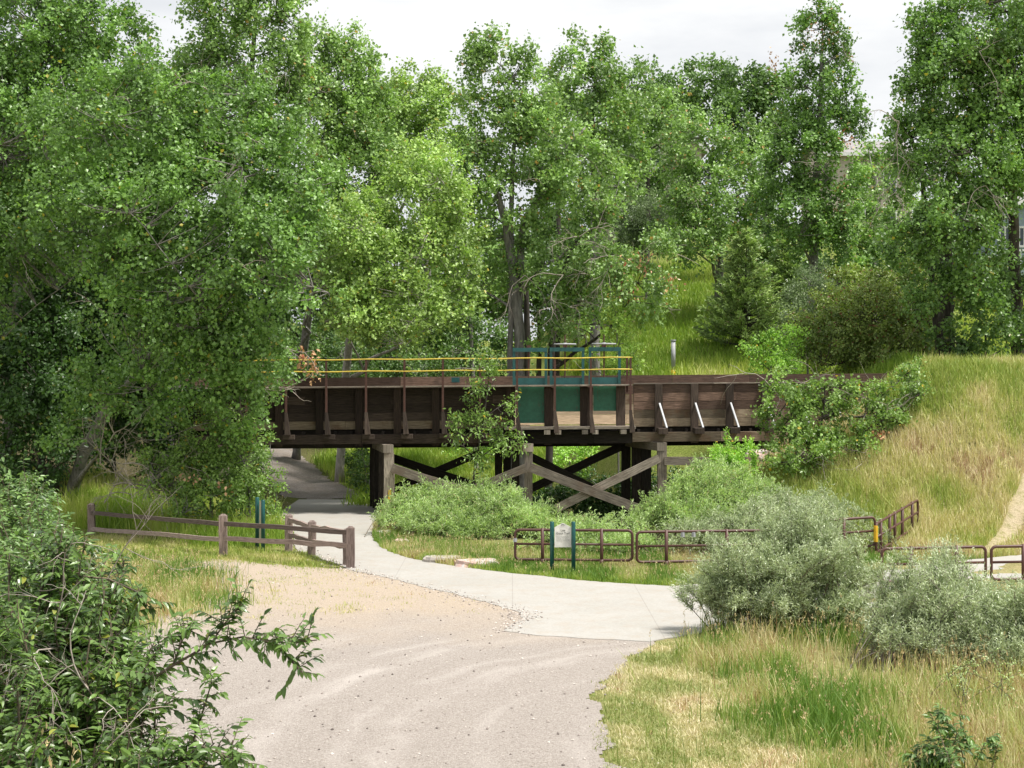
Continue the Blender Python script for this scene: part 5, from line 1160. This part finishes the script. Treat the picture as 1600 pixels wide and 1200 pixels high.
blades('dry_bank_grass', scatter([(6.4, 45), (12, 44.5), (26, 44.5), (27, 62), (15, 60), (12, 57), (8, 57)], 120000, rg, [CONCj], lambda x, y: (segd(x, y, ta, tb) > .3).astype(float)), .34, .022, 'dry', 'long dry grass covering the bank on the right', seed=9, lean=.55, patch=.4, bias=-.2)
blades('green_hill_grass', scatter([(1, 63), (22, 62), (40, 110), (0, 105), (-2, 80)], 90000, rg, [], lambda x, y: np.clip((66/y)**1.6, .2, 1)*(np.abs(x-3)+(y-70) > 4.2)), .42, .04, 'lush', 'bright green grass on the slope behind the bridge', seed=10, lean=.6, patch=.2, bias=-.3)
blades('creekside_grass', scatter([(-6.3, 61), (-4.2, 61), (1, 62), (1.5, 80), (-9, 85), (-9.5, 76), (-7.5, 70), (-6, 65)], 42000, rg, [UP]), .42, .028, 'lush', 'bright grass beyond the bridge on the right of the uphill trail', seed=11, lean=.6, bias=-.25)
blades('willow_foot_grass', scatter(flat([(1040, 985), (1150, 1010), (1300, 1015), (1400, 1030), (1420, 1060), (1600, 1090), (1600, 1050), (1400, 1010), (1200, 990), (1080, 970)]), 2200, rg, [CONCj]), .42, .014, 'tall', 'tall straw coloured grass at the feet of the silvery willows', seed=13, lean=.4, seedheads=.25, bias=.25)
# stray seed stalks in the near left shrub
blades('near_seed_grass', scatter([(-3.1, 8.0), (-1.7, 7.8), (-1.9, 9.2), (-3.5, 9.5)], 26, rg, []), 1.75, .006, 'straw', 'tall tan seed stalks poking through the lower left shrub', seed=12, lean=.2, seedheads=1.0, hv=.12)
# litter: pebbles on gravel
px_, py_ = scatter(GRAV, 8000, rg, [CONCj], dn(17))
k_ = rg.integers(0, len(EDGE)-1, 2600); t_ = rg.random(2600)[:, None]; q_ = EDGE[k_]*(1-t_)+EDGE[k_+1]*t_+rg.normal(size=(2600, 2))*.22
px_ = np.append(px_, q_[:, 0]); py_ = np.append(py_, q_[:, 1]); n = len(px_); sz = .006+.026*rg.random(n)**3
pz = G(px_, py_)+np.where(inpoly(px_, py_, CONCj), .022, .012); V = []
c = np.stack([px_, py_, pz+sz*.3], 1); dirs = np.array([[1, 0, 0], [0, 1, 0], [-1, 0, 0], [0, -1, 0], [0, 0, .7], [0, 0, -.7]])
rot = rg.random(n)*6.28; V = []
for d in dirs:
    dx = d[0]*np.cos(rot)-d[1]*np.sin(rot); dy = d[0]*np.sin(rot)+d[1]*np.cos(rot); V.append(c+np.stack([dx, dy, np.full(n, d[2])], 1)*(sz*rg.uniform(.7, 1.3, n))[:, None])
V = np.stack(V, 1).reshape(-1, 3); b = np.arange(n)[:, None]*6
tr_ = np.concatenate([b+np.array([[i, (i+1) % 4, 4]]) for i in range(4)]+[b+np.array([[(i+1) % 4, i, 5]]) for i in range(4)])
m, nt, p = mat('pebble'); L(nt, ramp(nt, attr(nt, 'rnd'), [(0, (.12, .10, .09)), (.5, (.42, .37, .33)), (1, (.68, .62, .57))]), p.inputs['Base Color']); p.inputs['Roughness'].default_value = .95; M['peb'] = m
tag(mesh_from('loose_pebbles', V, [tr_], 'peb', fattr={'rnd': np.tile(rg.random(n), 8)}), 'small loose stones scattered over the gravel', 'pebbles', kind='stuff')

# ---------------------------------------------------------------- light, sky, camera
AZ = math.radians(110); EL = math.radians(65)       # compass direction of the sun measured from +Y clockwise
w = bpy.data.worlds.new('World'); S.world = w; w.use_nodes = True; nt = w.node_tree; bg = nt.nodes['Background']
sk = nt.nodes.new('ShaderNodeTexSky'); sk.sky_type = 'NISHITA'; sk.sun_disc = False; sk.sun_elevation = EL; sk.sun_rotation = AZ
tc = nt.nodes.new('ShaderNodeTexCoord'); mp = N(nt, 'ShaderNodeMapping'); mp.inputs['Scale'].default_value = (1, 1, 3.2); L(nt, tc.outputs['Generated'], mp.inputs[0])
n1 = noise(nt, mp.outputs[0], 2.3, 7, .55); n2 = noise(nt, mp.outputs[0], 7, 6, .6)
nn_ = mth(nt, 'ADD', mth(nt, 'MULTIPLY', n1, .75), mth(nt, 'MULTIPLY', n2, .25))
cl = ramp(nt, nn_, [(.36, (5.3, 5.5, 5.85)), (.5, (6.7, 6.8, 6.95)), (.62, (8.2, 8.2, 8.1))])
L(nt, mix(nt, .93, sk.outputs[0], cl), bg.inputs[0]); bg.inputs[1].default_value = SKY
sun = bpy.data.lights.new('sun', 'SUN'); sun.energy = SUN; sun.angle = math.radians(SUNANG); sun.color = (1, .955, .88)
so = bpy.data.objects.new('sun', sun); COL.objects.link(so)
sd = Vector((math.sin(AZ)*math.cos(EL), math.cos(AZ)*math.cos(EL), math.sin(EL)))
so.rotation_euler = sd.to_track_quat('Z', 'Y').to_euler(); so.location = (20, -20, 40)
cam = bpy.data.cameras.new('camera'); co = bpy.data.objects.new('camera', cam); COL.objects.link(co)
co.location = (0, 0, H); co.rotation_euler = (math.radians(90), 0, 0); cam.sensor_width = 36; cam.lens = 36*F/1600; cam.shift_y = -(600-HY)/1600
cam.clip_start = .1; cam.clip_end = 4000; S.camera = co
S.view_settings.view_transform = 'Standard'; S.view_settings.look = 'None'; S.view_settings.exposure = EXPO; S.view_settings.gamma = 1
S.cycles.max_bounces = 6; S.cycles.transparent_max_bounces = 4; S.cycles.diffuse_bounces = 3; S.cycles.use_denoising = True
S.render.film_transparent = False
